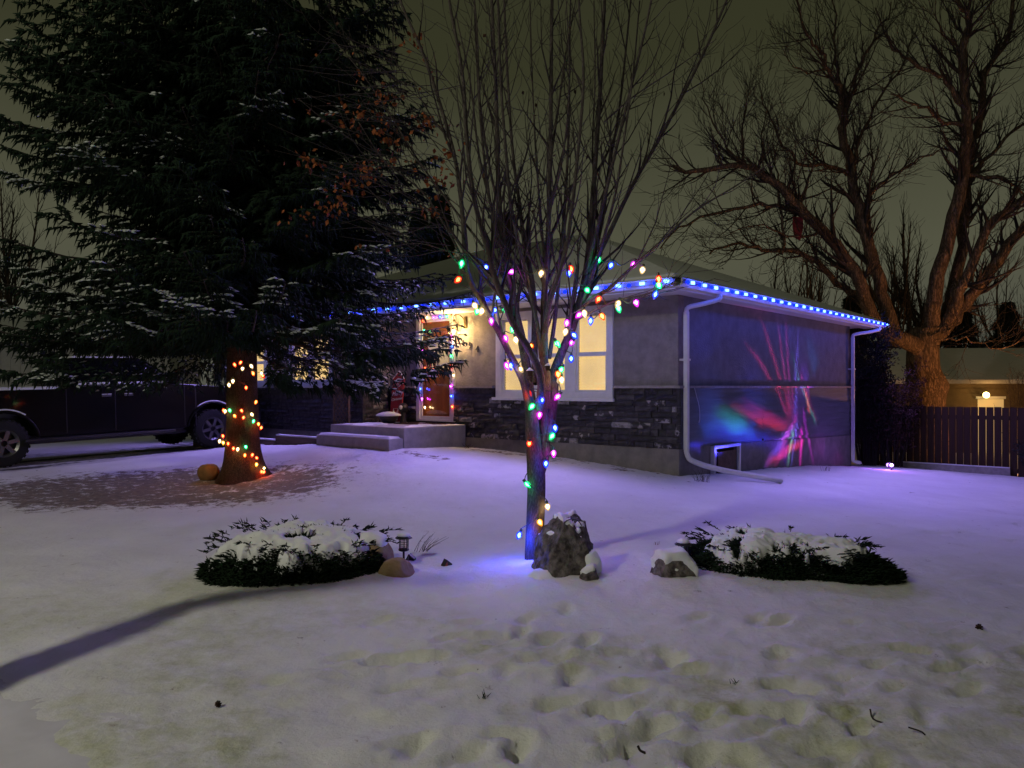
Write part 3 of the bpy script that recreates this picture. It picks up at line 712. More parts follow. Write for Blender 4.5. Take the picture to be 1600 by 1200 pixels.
# house number 194
def text(name, body, size, m, parent, loc, rot, shear=0.0, ext=.004, align='CENTER'):
    cu = bpy.data.curves.new(name, 'FONT'); cu.body = body; cu.size = size; cu.extrude = ext; cu.shear = shear; cu.align_x = align; cu.align_y = 'CENTER'
    o = bpy.data.objects.new(name, cu); COL.objects.link(o); bpy.context.view_layer.update(); tm = bpy.data.meshes.new_from_object(o.evaluated_get(bpy.context.evaluated_depsgraph_get())); bpy.data.objects.remove(o); o = link(name, tm); tm.materials.clear(); tm.materials.append(m); o.parent = parent; o.location = loc; o.rotation_euler = rot; return o
for ch_, xx, zz in (('1', -4.47, 2.42), ('9', -4.30, 2.37), ('4', -4.12, 2.30)):
    text('digit', ch_, .17, M_black, house, (xx, -.018, zz), (R(90), 0, 0), ext=.008)
# thin cord hanging down the side wall
MB().tube(catmull([(.05, .42, 1.6), (.05, .5, 1.45), (.05, .58, 1.3), (.05, .6, 1.12), (.045, .58, 1.05)], 4), .006, 5).build('cord', M_wire_lit, house)

# ------------------------------------------------------------------ eave light string
LEDB = (.015, .06, 1.0)
M_ledblue = emis('led_blue', (.004, .020, 1.0), 3.0, False); M_ledwhite = emis('led_white_glow', (.13, .36, 1.0), 6.5, False)
M_track = mat('light_track', (.30, .33, .5), .4)
def led_mesh(mt):
    q = MB().lathe([(.020, 0), (.030, .010), (.030, .028), (.018, .042), (.002, .046)], 8); me = q.mesh('led', True); me.materials.append(mt); return me
me_b = led_mesh(M_ledblue)
def bar_mesh(ax):
    q = MB().box(*((-.036, .036, -.022, 0) if ax == 'x' else (0, .022, -.036, .036)), -.02, .02); me = q.mesh('led'); me.materials.append(M_ledwhite)  # white bulb widened into a glowing bar that imitates its light on the gutter
    return me
lg = bpy.data.lights.new('led_wash', 'POINT'); lg.energy = 2.2; lg.color = (.05, .09, 1.0); lg.shadow_soft_size = .02
ld = bpy.data.lights.new('led_glow', 'SPOT'); ld.energy = E_LED; ld.color = (.40, .28, 1.0); ld.shadow_soft_size = .03; ld.spot_size = R(136); ld.spot_blend = .7
bar_mesh_x, bar_mesh_y = bar_mesh('x'), bar_mesh('y')
def led_string(label, a, b, nrm, n):
    root = empty('eave_light_string', HL(*a), HR); tag(root, label, 'light string', 'light strings along the eaves')
    A = Vector(a); B = Vector(b); N = Vector(nrm)
    d = (B - A); q = MB().bar((0, 0, .01), (d.x, d.y, d.z + .01), .012, .055); q.build('cable_track', M_track, root)
    for k in range(n):
        p = d * ((k + .5 + rnd.uniform(-.12, .12)) / n)
        if k % 2:
            l = bpy.data.objects.new('wash', lg); COL.objects.link(l); l.parent = root; l.location = p + N * .08
        if k % 2: o = link('bulb', bar_mesh_x if nrm[1] else bar_mesh_y, None, root, p + N * .008 + Vector((0, 0, .01)), None, (1, 1, rnd.uniform(.8, 1.1)))
        else: o = link('bulb', me_b, None, root, p + N * .008, (R(90) if nrm[1] else 0, R(90) if nrm[0] else 0, 0))
        o['label'] = 'icy white bulb with its glow on the gutter' if k % 2 else 'deep blue bulb'
        if k % 2 == 0:
            l = bpy.data.objects.new('glow', ld); COL.objects.link(l); l.parent = root; l.location = p + N * .06; l.rotation_euler = (N * 1.0 + Vector((0, 0, -.75))).to_track_quat('-Z', 'Y').to_euler()
led_string('blue and white light string along the front eave above the porch and window', (EX0 + .2, EY0 - .118, 3.055), (EX1 + .05, EY0 - .118, 3.055), (0, -1, 0), 66)
led_string('blue and white light string along the side eave above the dark blue wall', (EX1 + .118, EY0 + .0, 3.055), (EX1 + .118, EY1, 3.055), (1, 0, 0), 56)

# ================================================================== PORCH
st = empty('front_steps', HL(-5.37, -.8, 0), HR); tag(st, 'concrete front steps and landing before the orange door, dusted with snow', 'steps')
def sb(*a): q = MB(); return q.box(a[0] + 5.37, a[1] + 5.37, a[2] + .8, a[3] + .8, a[4], a[5])
sb(-6.42, -4.35, -1.6, -.08, .25, .905).build('landing', M_conc_step, st, bevel=.015)
sb(-6.42, -4.37, -1.92, -1.603, .25, .725).build('step', M_conc_step, st, bevel=.015)
def snow_patch(name, x0, x1, y0, y1, z, th, seed, parent, off=(0, 0), n=30, cover=.45, edge=.1):
    a = np.linspace(x0, x1, n); b = np.linspace(y0, y1, n); A, B = np.meshgrid(a, b)
    ex = np.minimum(np.minimum(A - x0, x1 - A), np.minimum(B - y0, y1 - B))
    h = fbm(A * 2.5, B * 2.5, seed) - cover; zz = z - .012 + th * sstep(-.08, .12, h) * sstep(0, edge, ex)
    i = (np.arange(n - 1)[:, None] * n + np.arange(n - 1)[None, :]).ravel()
    return link(name, np_mesh(name, np.stack([A.ravel() + off[0], B.ravel() + off[1], zz.ravel()], 1), None, np.stack([i, i + 1, i + n + 1, i + n], 1), True), M_snow, parent)
snow_patch('snow', -6.41, -4.36, -1.59, -.1, .905, .03, 41, st, (5.37, .8), 40, .52)
snow_patch('snow', -6.41, -4.38, -1.91, -1.61, .725, .045, 42, st, (5.37, .8), 40, .25, .05)
mt_ = MB(); rr = random.Random(4)
for k in range(26): mt_.box(-.45, .45, -.26 + k * .02, -.26 + k * .02 + .014, 0, .012 + rr.uniform(0, .004))
dm_ = mt_.build('doormat', mat('mat_fibre', (.09, .045, .03), .95, var=.4, vscale=20), loc=HL(-5.2, -.45, .906), rot=(0, 0, HR)); tag(dm_, 'brown doormat on the landing before the door', 'doormat')
# merry christmas board
sg = empty('christmas_board', HL(-6.17, -.22, .915), HR, R(-7)); tag(sg, 'tall red porch board with pointed top reading Merry Christmas', 'sign')
MB().prism([(-.17, 0), (.17, 0), (.17, .86), (.0, 1.02), (-.17, .86)], -.012, .012).build('board', M_red, sg, bevel=.003)
MB().bar((-.17, -.016, .86), (0, -.016, 1.02), .022, .012).bar((0, -.016, 1.02), (.17, -.016, .86), .022, .012).build('trim', M_white, sg)
bd = MB()
for a, b in (((-.07, .03), (.07, .03)), ((-.07, .26), (.07, .26)), ((-.07, .03), (-.07, .26)), ((.07, .03), (.07, .26)), ((-.07, .26), (0, .10)), ((.07, .26), (0, .10)), ((0, .03), (0, .10))):
    bd.bar((a[0], -.015, a[1]), (b[0], -.015, b[1]), .013, .006)
bd.build('barn_emblem', M_white, sg)
rg = MB().tube([(.085 * math.cos(t), -.016, .78 + .085 * math.sin(t)) for t in np.linspace(0, 2 * math.pi, 20)], .008, 5)
for t in np.linspace(0, 2 * math.pi, 9)[:-1]: rg.bar((.02 * math.cos(t), -.016, .78 + .02 * math.sin(t)), (.065 * math.cos(t), -.016, .78 + .065 * math.sin(t)), .008, .005)
rg.build('ring_emblem', M_white, sg)
text('lettering', 'Merry', .125, M_white, sg, (0, -.016, .56), (R(90), R(-8), 0), .35, .003)
text('lettering', 'Christmas', .078, M_white, sg, (0, -.016, .45), (R(90), R(-8), 0), .35, .003)
# snow capped planter bowl and an eye-like glass ball behind it
pl = empty('planter_bowl', HL(-5.90, -.62, .906), HR); tag(pl, 'low black planter bowl heaped with snow, before the red board', 'planter')
MB().lathe([(.11, 0), (.13, .02), (.19, .12), (.20, .15), (.175, .15)], 16).build('bowl', M_black, pl, smooth=True)
MB().lathe([(.24, .14), (.245, .16), (.20, .185), (.11, .215), (.02, .225)], 16).build('snow_cap', M_snow, pl, smooth=True)
gb = empty('glass_ball', HL(-5.86, -.28, .906), HR); tag(gb, 'dark ball ornament with a pale centre behind the planter bowl', 'ornament')
MB().lathe([(.07, 0), (.05, .10), (.05, .2)], 10).build('stand', M_black, gb)
def icos(name, r, m, parent, loc, sub=2, sc=(1, 1, 1)):
    bm = bmesh.new(); bmesh.ops.create_icosphere(bm, subdivisions=sub, radius=r); me = bpy.data.meshes.new(name); bm.to_mesh(me); bm.free()
    me.polygons.foreach_set('use_smooth', [True] * len(me.polygons)); return link(name, me, m, parent, loc, None, sc)
icos('ball', .10, M_black, gb, (0, 0, .29), 3); icos('pale_centre', .045, M_white, gb, (0.02, -.075, .30), 2)
# wreath of twigs and ribbon on the door
wr = empty('door_wreath', HL(-5.2, -.09, 2.05), HR); tag(wr, 'twig wreath with red ribbon hanging on the orange door', 'wreath')
tb = []; rr = random.Random(21)
for k in range(46):
    t0 = rr.uniform(0, 2 * math.pi); r0 = .12 + rr.uniform(-.02, .03)
    tb.append(([Vector((r0 * math.cos(t0 + s * .5) + rr.uniform(-.015, .015), rr.uniform(-.03, .02), r0 * 1.15 * math.sin(t0 + s * .5) + rr.uniform(-.02, .02))) for s in range(4)], [.007, .007, .006, .003], 4))
link('twigs', tubes_mesh('wreath_twigs', tb), M_wood_dark, wr)
MB().bar((-.01, -.03, .13), (-.09, -.03, -.16), .025, .008).bar((.01, -.03, .13), (.09, -.03, -.16), .025, .008).bar((-.09, -.035, .16), (0, -.035, .12), .045, .01).bar((.09, -.035, .16), (0, -.035, .12), .045, .01).build('ribbon', mat('ribbon', (.35, .03, .03), .6), wr)

# wall lantern: back plate, swan neck, tapered cage, glass, candle bulb
ln = empty('wall_lantern', HL(-4.50, -.24, 2.58), HR); tag(ln, 'lit black carriage lantern on the stucco beside the door', 'lantern')
MB().box(.04, .11, .215, .24, .12, .34).build('back_plate', M_brass, ln, bevel=.006)
MB().tube(catmull([(.09, .22, .24), (.07, .14, .33), (.03, .05, .38), (0, 0, .34), (0, 0, .27)], 5), .009, 6).build('arm', M_brass, ln, smooth=True)
cg = MB(); A_ = [(-.105, -.105), (.105, -.105), (.105, .105), (-.105, .105)]; B_ = [(-.06, -.06), (.06, -.06), (.06, .06), (-.06, .06)]
for i in range(4):
    j = (i + 1) % 4; cg.bar((*A_[i], .15), (*A_[j], .15), .009); cg.bar((*B_[i], -.04), (*B_[j], -.04), .009); cg.bar((*A_[i], .15), (*B_[i], -.04), .009); cg.bar((*A_[i], .15), (0, 0, .25), .009)
cg.build('cage', M_brass, ln)
gl = MB()
for i in range(4):
    j = (i + 1) % 4; gl.add([(A_[i][0] * .97, A_[i][1] * .97, .147), (A_[j][0] * .97, A_[j][1] * .97, .147), (B_[j][0] * .97, B_[j][1] * .97, -.037), (B_[i][0] * .97, B_[i][1] * .97, -.037)], [(0, 1, 2, 3)])
gl.build('glass', M_lampglass, ln); MB().lathe([(.014, -.04), (.014, .03)], 8).build('candle', M_white, ln)
MB().lathe([(.02, .25), (.028, .262), (.016, .28), (.004, .30)], 8).build('finial', M_brass, ln)
bo = MB().lathe([(.010, .03), (.020, .055), (.016, .08), (.002, .105)], 10).build('flame_bulb', emis('lamp_bulb', (1, .72, .30), 45, False), ln, smooth=True)
def lamp(name, parent, loc, e, col, size, kind='POINT'):
    l = bpy.data.lights.new(name, kind); l.energy = e; l.color = col; l.shadow_soft_size = size
    o = bpy.data.objects.new(name, l); COL.objects.link(o); o.parent = parent; o.location = loc; return o
lamp('lantern_light', ln, (0, 0, .07), E_LANTERN, (1.0, .66, .24), .012).data.shadow_soft_size = .028

# lattice trellis beside the steps
tr = empty('lattice_trellis', HL(-6.72, -1.12, .55), HR); tag(tr, 'brown diagonal lattice trellis standing left of the front steps', 'trellis')
W_, H_ = .44, 1.42
MB().box(-W_ / 2 - .03, -W_ / 2, -.02, .02, 0, H_).box(W_ / 2, W_ / 2 + .03, -.02, .02, 0, H_).box(-W_ / 2, W_ / 2, -.02, .02, H_ - .03, H_).build('frame', M_lattice, tr)
for sgn in (1, -1):
    c0 = -H_
    c = -H_
    while c < H_ + W_:
        pts = []
        for xq in (-W_ / 2, W_ / 2):
            zq = sgn * xq + c
            pts.append((xq, zq))
        (xa, za), (xb, zb) = pts
        def clip(xa, za, xb, zb):
            out = []
            for (x_, z_) in ((xa, za), (xb, zb)):
                zc = min(max(z_, .0), H_ - .03); out.append((x_ + sgn * (zc - z_), zc))
            return out
        (xa, za), (xb, zb) = clip(xa, za, xb, zb)
        if abs(xa - xb) > .03 and max(abs(xa), abs(xb)) <= W_ / 2 + 1e-6: MB().bar((xa, sgn * .005, za), (xb, sgn * .005, zb), .02, .008, (0, 1, 0)).build('slat', M_lattice, tr)
        c += .115
# low timber bed edging with snow before the wing
be = empty('bed_edging', HL(-8.6, -1.62, 0), HR); tag(be, 'low timber bed edging topped with snow left of the steps', 'garden edging')
for k in range(3):
    x0_ = -2.9 + k * 1.68; z0_ = gz_h(-8.6 + x0_ + .8, -1.62)
    MB().box(x0_, x0_ + 1.66, -.06, .06, z0_ - .1, z0_ + .13).build('timber', M_timber, be, bevel=.008)
    MB().box(x0_, x0_ + 1.66, -.055, .055, z0_ + .131, z0_ + .165).build('snow', M_snow, be, bevel=.015)
# ================================================================== MAPLE
RS = 1.0
def px_limb(pts, d0, d1, r0, r1, per=4):
    """pixel-traced limb; its depth runs from d0 to d1"""
    n = len(pts); w = []
    for i, (x, y) in enumerate(pts):
        t = i / (n - 1); w.append(P(x, y, d0 + (d1 - d0) * t))
    r0 *= RS; r1 *= RS; c = catmull(w, per); m = len(c); return c, [r0 + (r1 - r0) * (i / (m - 1)) for i in range(m)]

def jitter_limb(c, amt, rr):
    return [p + Vector((rr.gauss(0, amt), rr.gauss(0, amt), rr.gauss(0, amt * .4))) if 0 < i < len(c) - 1 else p for i, p in enumerate(c)]

def grow_twigs(parents, rr, levels, spacing, lens, ang, up, rmin, nseg=4, curl=.25, start=.1, out=None, tips=None, sides=4, bias=None):
    """side twigs on limbs, level by level"""
    if out is None: out = []
    cur = parents
    for lv in range(levels):
        nxt = []
        for c, rad in cur:
            L = sum((c[i + 1] - c[i]).length for i in range(len(c) - 1))
            n = max(1, int(L / spacing[lv]))
            for k in range(n):
                t = start + (1 - start) * (k + rr.random()) / n; t = min(t, .985)
                f = t * (len(c) - 1); i = min(int(f), len(c) - 2); p = c[i].lerp(c[i + 1], f - i); tan = (c[i + 1] - c[i]).normalized()
                r0 = (rad[i] * (1 - (f - i)) + rad[i + 1] * (f - i)) * rr.uniform(.45, .7)
                a = rr.uniform(*ang[lv]); az = rr.uniform(0, 2 * math.pi)
                u = tan.orthogonal().normalized(); v = tan.cross(u); side = (u * math.cos(az) + v * math.sin(az))
                if bias is not None: side = (side + bias).normalized()
                d = (tan * math.cos(a) + side * math.sin(a)).normalized()
                ll = rr.uniform(*lens[lv]) * (1.1 - .5 * t); q = [p]; s = ll / nseg
                for j in range(nseg):
                    d = (d + Vector((0, 0, up[lv])) + Vector((rr.gauss(0, curl), rr.gauss(0, curl), rr.gauss(0, curl))) * .45).normalized(); q.append(q[-1] + d * s)
                r0 = max(r0, rmin * 1.5); rs = [r0 + (rmin - r0) * (j / nseg) for j in range(nseg + 1)]
                out.append((q, rs, sides if r0 > .006 else 3)); nxt.append((q, rs))
        cur = nxt
        if tips is not None: tips.extend([q for q, _ in nxt])
    return out

maple = empty('maple_tree', (.19, 6.58, gz(.19, 6.58))); tag(maple, 'bare multi-stemmed maple in the middle of the lawn, wrapped in big coloured bulbs', 'tree')
mo = Vector(maple.location)
MS = [  # pixels, depth at start, depth at end, radius at start, radius at end
 ([(827, 640), (818, 597), (800, 560), (780, 520), (755, 475), (730, 425), (722, 330), (708, 235), (665, 94), (625, 0), (585, -120)], 6.5, 6.0, .038, .008),
 ([(828, 640), (824, 585), (815, 530), (805, 487), (800, 455), (784, 385), (781, 337), (777, 240), (775, 142), (769, 20), (762, -160)], 6.6, 7.5, .050, .012),
 ([(843, 640), (845, 592), (830, 552), (805, 512), (787, 470), (770, 425), (762, 392), (740, 307), (729, 210), (722, 112), (700, -10), (680, -160)], 6.5, 5.7, .040, .008),
 ([(836, 600), (835, 535), (835, 480), (830, 430), (820, 387), (812, 320), (800, 225), (789, 37), (785, -150)], 6.65, 7.9, .034, .010),
 ([(848, 640), (850, 575), (850, 520), (850, 475), (852, 430), (856, 375), (860, 225), (862, 37), (866, -170)], 6.55, 6.7, .044, .012),
 ([(852, 520), (858, 475), (870, 440), (885, 385), (893, 330), (903, 240), (912, 120), (905, 10), (903, -120)], 6.55, 5.9, .026, .007),
 ([(855, 640), (863, 590), (880, 545), (895, 510), (907, 465), (915, 425), (922, 360), (935, 187), (944, 19), (950, -150)], 6.6, 7.2, .050, .013),
 ([(909, 455), (925, 410), (942, 340), (952, 260), (968, 170), (984, 19), (1000, -140)], 6.75, 7.6, .024, .007),
 ([(915, 430), (935, 350), (954, 270), (980, 161), (1006, 56), (1024, -30), (1050, -160)], 6.8, 6.2, .020, .006),
 ([(905, 485), (925, 466), (950, 452), (985, 420), (1032, 378), (1085, 330), (1150, 290), (1210, 250)], 6.7, 5.9, .022, .004),
 ([(918, 425), (942, 385), (987, 292), (1040, 199), (1100, 82), (1140, -10), (1190, -120)], 6.8, 7.2, .026, .008),
 ([(900, 500), (925, 487), (962, 470), (1000, 462), (1032, 452), (1060, 440)], 6.7, 6.3, .014, .004),
 ([(890, 515), (892, 480), (889, 440), (884, 400), (880, 350)], 6.5, 6.3, .010, .004),
 ([(800, 458), (790, 400), (770, 330), (748, 240), (735, 130), (712, 20)], 6.9, 7.6, .020, .006),
 ([(860, 250), (872, 170), (885, 80), (905, -30)], 6.6, 7.3, .014, .005), ([(862, 320), (880, 240), (890, 130), (885, 0)], 6.6, 6.0, .012, .004),
 ([(782, 340), (765, 260), (750, 160), (745, 40), (735, -60)], 7.0, 6.5, .014, .005), ([(730, 420), (700, 360), (660, 300), (600, 250), (560, 190)], 6.3, 5.9, .012, .003),
 ([(762, 395), (720, 340), (660, 260), (610, 180), (570, 120), (520, 60)], 6.2, 6.6, .012, .003), ([(944, 190), (990, 150), (1050, 110), (1120, 60)], 7.0, 6.6, .010, .003),
 ([(846, 560), (838, 500), (822, 430), (800, 330), (790, 230), (782, 120), (778, 0), (775, -120)], 6.6, 6.2, .022, .007), ([(858, 560), (868, 490), (876, 400), (884, 300), (889, 190), (890, 80), (893, -60)], 6.65, 7.2, .022, .007),
 ([(812, 520), (796, 440), (772, 350), (757, 250), (748, 150), (742, 30), (738, -80)], 6.45, 6.9, .018, .006), ([(900, 500), (922, 440), (944, 370), (962, 300), (975, 220), (990, 110), (1000, 0)], 6.7, 6.4, .018, .006), ([(852, 430), (846, 350), (838, 250), (832, 130), (828, 0)], 6.6, 7.0, .014, .005),
 ([(920, 420), (930, 330), (926, 230), (930, 120), (928, 0)], 6.8, 7.4, .014, .005), ([(770, 420), (740, 400), (700, 392), (655, 380), (610, 385)], 6.3, 6.0, .009, .003),
]
limbs = []; allm = []; RS = .92
for pts, a, b, r0, r1 in MS:
    c, r = px_limb(pts, a, b, r0, r1, 4); limbs.append((c, r))
def trunk_tube(pts, rads, n=14):
    return (catmull(pts, 5), None, n)
# trunk: two stems grown together, splitting about one and a half metres up
tA = catmull([P(834, 900, 6.58), P(834, 870, 6.58), P(837, 800, 6.6), P(838, 745, 6.6), P(833, 690, 6.58), P(830, 640, 6.55), P(826, 600, 6.52)], 5)
tB = catmull([P(841, 745, 6.62), P(850, 700, 6.62), P(851, 650, 6.6), P(852, 600, 6.58), P(850, 560, 6.56)], 5)
nA = len(tA)
rA = [(.090 if i < 4 else .077) if i < 17 else .072 - (i - 17) / (nA - 18) * .032 for i in range(nA)]; rA[0] = .11; rA[1] = .10; rA[2] = .092
rB = [.048 + .010 * math.sin(i * .5) - .010 * i / len(tB) for i in range(len(tB))]
tt = [(tA, rA, 16), (tB, rB, 14), (catmull([P(858, 690, 6.6), P(862, 640, 6.62), P(865, 600, 6.62)], 4), [.045] * 9, 10)]
sh = lambda L: [([q - mo for q in c], r, n) for c, r, n in L]
link('trunk', tubes_mesh('maple_trunk', sh(tt)), M_maple, maple)
for c, r in limbs:
    link('stem', tubes_mesh('maple_stem', sh([(c, r, 9 if r[0] > .02 else 6)])), M_maple, maple)
RS = 1.0; rr = random.Random(77); tips = []
par = [(c[len(c) // 5:], r[len(c) // 5:]) for c, r in limbs]
tw = grow_twigs(par, rr, 2, (.19, .15), ((.35, 1.25), (.12, .40)), ((.30, .85), (.4, 1.0)), (.16, .08), .0017, 5, .24, .05, tips=tips)
link('twigs', tubes_mesh('maple_twigs', sh(tw)), M_twig, maple)['kind'] = 'stuff'
print('maple twigs', len(tw))
# dead leaves still hanging, mostly on the left side
def leaves(name, pts, size, m, parent, seed, org):
    g = np.random.default_rng(seed); n = len(pts); p = np.array([list(q) for q in pts]) - np.array(org)
    a = g.normal(size=(n, 3)); a /= np.linalg.norm(a, axis=1, keepdims=True); a[:, 2] = -abs(a[:, 2]) * 1.6; a /= np.linalg.norm(a, axis=1, keepdims=True)
    b = np.cross(a, g.normal(size=(n, 3))); b /= np.linalg.norm(b, axis=1, keepdims=True); c = np.cross(a, b); s = (size * g.uniform(.6, 1.2, n))[:, None]
    V = np.stack([p, p + a * s * .45 + b * s * .42, p + a * s, p + a * s * .45 - b * s * .42, p + a * s * .5 + c * s * .22], 1).reshape(-1, 3)
    o = (np.arange(n) * 5)[:, None]; T = (o[:, None] + np.array([[0, 1, 4], [1, 2, 4], [2, 3, 4], [3, 0, 4]])[None]).reshape(-1, 3)
    ob = link(name, np_mesh(name, V, T), m, parent); ob['kind'] = 'stuff'; return ob
lp = []; lp2 = []
for q in tips:
    e = q[-1]; sx = 800 + e.x / e.y * FPX; sy = 605 - (e.z - ZC) / e.y * FPX
    clump = mnoise.noise(e * 1.7)
    if sx < 690 and 60 < sy < 420 and clump > .05 and rr.random() < .65:
        for k in range(rr.randint(1, 4)): lp.append(q[rr.randint(2, 5)] + Vector((rr.gauss(0, .02), rr.gauss(0, .02), rr.gauss(0, .02))))
    elif rr.random() < .035: lp2.append(e)
for cx_, cy_, n_ in ((545, 290, 26), (575, 265, 24), (600, 215, 22), (480, 250, 20), (520, 325, 24), (610, 150, 18), (640, 60, 14), (470, 335, 12), (560, 180, 16), (660, 190, 18), (690, 280, 20), (705, 240, 14), (675, 320, 12)):
    c0 = P(cx_, cy_, rr.uniform(5.9, 6.6))
    for k in range(int(n_ * 1.3)): lp.append(c0 + Vector((rr.gauss(0, .085), rr.gauss(0, .08), rr.gauss(0, .045))))
leaves('rust_leaves', lp, .05, M_leaf, maple, 1, mo); leaves('withered_leaves', lp2, .045, M_leaf2, maple, 2, mo)
# fine twigs carrying the outermost rusty leaves
tw = []
for k in range(90):
    a0 = P(rr.uniform(600, 720), rr.uniform(90, 400), rr.uniform(6.0, 6.6)); b0 = a0 + Vector((rr.uniform(-.95, -.25), rr.uniform(-.2, .2), rr.uniform(-.05, .55)))
    m0 = a0.lerp(b0, .5) + Vector((0, 0, rr.uniform(-.08, .12))); tw.append((catmull([a0, m0, b0], 3), [.004, .004, .0035, .003, .003, .002, .0015], 3))
link('twigs', tubes_mesh('leafy_twigs', sh(tw)), M_twig, maple)['kind'] = 'stuff'

# ------------------------------------------------------------------ big bulbs on the maple
BC = {'R': (1.0, .035, .008), 'O': (1.0, .14, .01), 'G': (.0, .85, .22), 'B': (.02, .05, 1.0), 'M': (.80, .02, .85), 'W': (1.0, .70, .32), 'Y': (1.0, .42, .03)}
CORE = {'R': (1, .25, .06), 'O': (1, .42, .08), 'G': (.15, 1, .5), 'B': (.12, .30, 1), 'M': (1, .2, 1), 'W': (1, .8, .5), 'Y': (1, .6, .15)}
BN = {'R': 'red', 'O': 'orange', 'G': 'green', 'B': 'blue', 'M': 'magenta', 'W': 'warm white', 'Y': 'yellow'}
SH = {k: shell_mat('bulb_shell_' + BN[k].replace(' ', '_'), BC[k], 2.6 if k != 'W' else 2.0, .70) for k in BC}
CM = {k: emis('bulb_core_' + BN[k].replace(' ', '_'), CORE[k], 30, False) for k in BC}
M_socket = mat('socket', (.01, .03, .015), .5)
def bulb_meshes(s):
    q = {}
    for k in BC:
        a = MB().lathe([(.010 * s, 0), (.021 * s, -.012 * s), (.026 * s, -.026 * s), (.022 * s, -.045 * s), (.011 * s, -.064 * s), (.002 * s, -.072 * s)], 8).mesh('bulb', False); a.materials.append(SH[k])
        c = MB().lathe([(.003 * s, -.010 * s), (.013 * s, -.022 * s), (.014 * s, -.034 * s), (.003 * s, -.052 * s)], 6).mesh('core', True); c.materials.append(CM[k]); q[k] = (a, c)
    sk = MB().lathe([(.011 * s, .022 * s), (.012 * s, -.002 * s)], 8).mesh('socket', True); sk.materials.append(M_socket)
    return q, sk
BM9 = bulb_meshes(1.0); BM7 = bulb_meshes(.62)
PL = {}
def glow_light(k, e, s):
    key = (k, e)
    if key not in PL:
        l = bpy.data.lights.new('bulb_glow', 'POINT'); l.energy = e; l.color = BC[k]; l.shadow_soft_size = s; PL[key] = l
    return PL[key]
def place_bulb(root, k, p, e, meshes, rr, org, toward=(0, -1, 0), tilt=.35):
    q, sk = meshes
    rot = (rr.gauss(0, tilt), rr.gauss(0, tilt), rr.uniform(0, 6))
    o = link('bulb', q[k][0], None, root, p - org, rot); o['label'] = BN[k] + ' bulb'
    link('core', q[k][1], None, o); link('socket', sk, None, o)
    l = bpy.data.objects.new('glow', glow_light(k, e, .02)); COL.objects.link(l); l.parent = root; l.location = p - org + Vector(toward) * .0 + Vector((0, -.045, -.045))
def z3(x, y, k, d=6.45): return (680 + x / 4, 380 + y / 4, k, d)
def z4(x, y, k, d=6.45): return (680 + x / 3.75, 600 + y / 3.75, k, d)
E9 = .5
S1 = [z4(500, 890, 'B', 6.5), z4(603, 818, 'Y', 6.47), z4(655, 725, 'W', 6.55), z4(525, 597, 'G', 6.52), z4(648, 472, 'B', 6.46), z4(692, 410, 'M', 6.55), z4(553, 360, 'R', 6.45),
      z4(697, 313, 'G', 6.55), z4(700, 262, 'B', 6.55), z3(655, 1078, 'M', 6.5), z3(620, 1030, 'G', 6.44), z3(660, 983, 'B', 6.46), z3(570, 950, 'R', 6.46), z3(780, 970, 'M', 6.55), z3(790, 860, 'W', 6.5),
      z3(762, 825, 'O', 6.48), z3(797, 800, 'G', 6.52), z3(750, 637, 'G', 6.5), z3(850, 728, 'B', 6.55), z3(862, 635, 'M', 6.6), z3(855, 585, 'B', 6.55), z3(820, 560, 'W', 6.5), z3(825, 503, 'M', 6.5), z3(928, 443, 'W', 6.6), z3(915, 460, 'M', 6.62)]
S2 = [z3(603, 652, 'O', 6.45), z3(523, 797, 'W', 6.4), z3(470, 770, 'B', 6.38), z3(440, 770, 'M', 6.35), z3(432, 600, 'M', 6.35), z3(498, 610, 'W', 6.4), z3(487, 540, 'G', 6.4), z3(420, 435, 'G', 6.35), z3(368, 435, 'B', 6.35),
      z3(350, 490, 'M', 6.3), z3(300, 430, 'W', 6.3), z3(270, 435, 'G', 6.3), z3(238, 400, 'W', 6.25)]
S3 = [z3(160, 240, 'R', 6.1), z3(168, 130, 'G', 6.15), z3(325, 160, 'B', 6.3), z3(500, 200, 'M', 6.45), z3(665, 195, 'W', 6.5), z3(838, 192, 'B', 6.5), z3(845, 165, 'R', 6.5), z3(940, 308, 'G', 6.6), z3(1017, 105, 'G', 6.7), z3(1108, 145, 'B', 6.6), z3(1250, 140, 'M', 6.35), z3(1300, 175, 'W', 6.3)]
S4 = [z3(972, 490, 'B', 6.5), z3(1033, 463, 'O', 6.45), z3(1032, 358, 'R', 6.5), z3(1140, 415, 'G', 6.4), z3(1152, 385, 'W', 6.4), z3(1250, 378, 'M', 6.3), z3(1385, 325, 'B', 6.25), z3(1388, 275, 'G', 6.25), z3(1395, 228, 'R', 6.25)]
rr = random.Random(5)
def c9_string(lst, label, wrap):
    p = [P(x, y - 7, d) for x, y, k, d in lst]; org = p[0].copy(); root = empty('bulb_string', org); tag(root, label, 'light string', 'bulb strings on the maple')
    for (x, y, k, d), q in zip(lst, p): place_bulb(root, k, q, E9 * {'B': 3.2, 'M': .9}.get(k, .8) * (6.5 if y > 800 and k == 'B' else 1.6 if y > 800 else 1), BM9, rr, org)
    path = []
    for i, q in enumerate(p):
        path.append(q - org + Vector((0, .0, .022)))
        if i < len(p) - 1:
            n_ = p[i + 1]; mid = q.lerp(n_, .5) - org
            path.append(mid + (Vector((0, wrap if i % 2 else -.02, .02)) if wrap else Vector((rr.gauss(0, .02), 0, -.03))))
    MB().tube(catmull(path, 5), .0042, 5).build('cable', M_wire, root, smooth=True)
c9_string(S1, 'string of large coloured bulbs spiralling up the maple trunk from the boulder', .26)
c9_string(S2, 'string of large coloured bulbs on the left stems of the maple, before the window', .08)
c9_string(S3, 'topmost string of large coloured bulbs looping across the maple above the eave', 0)
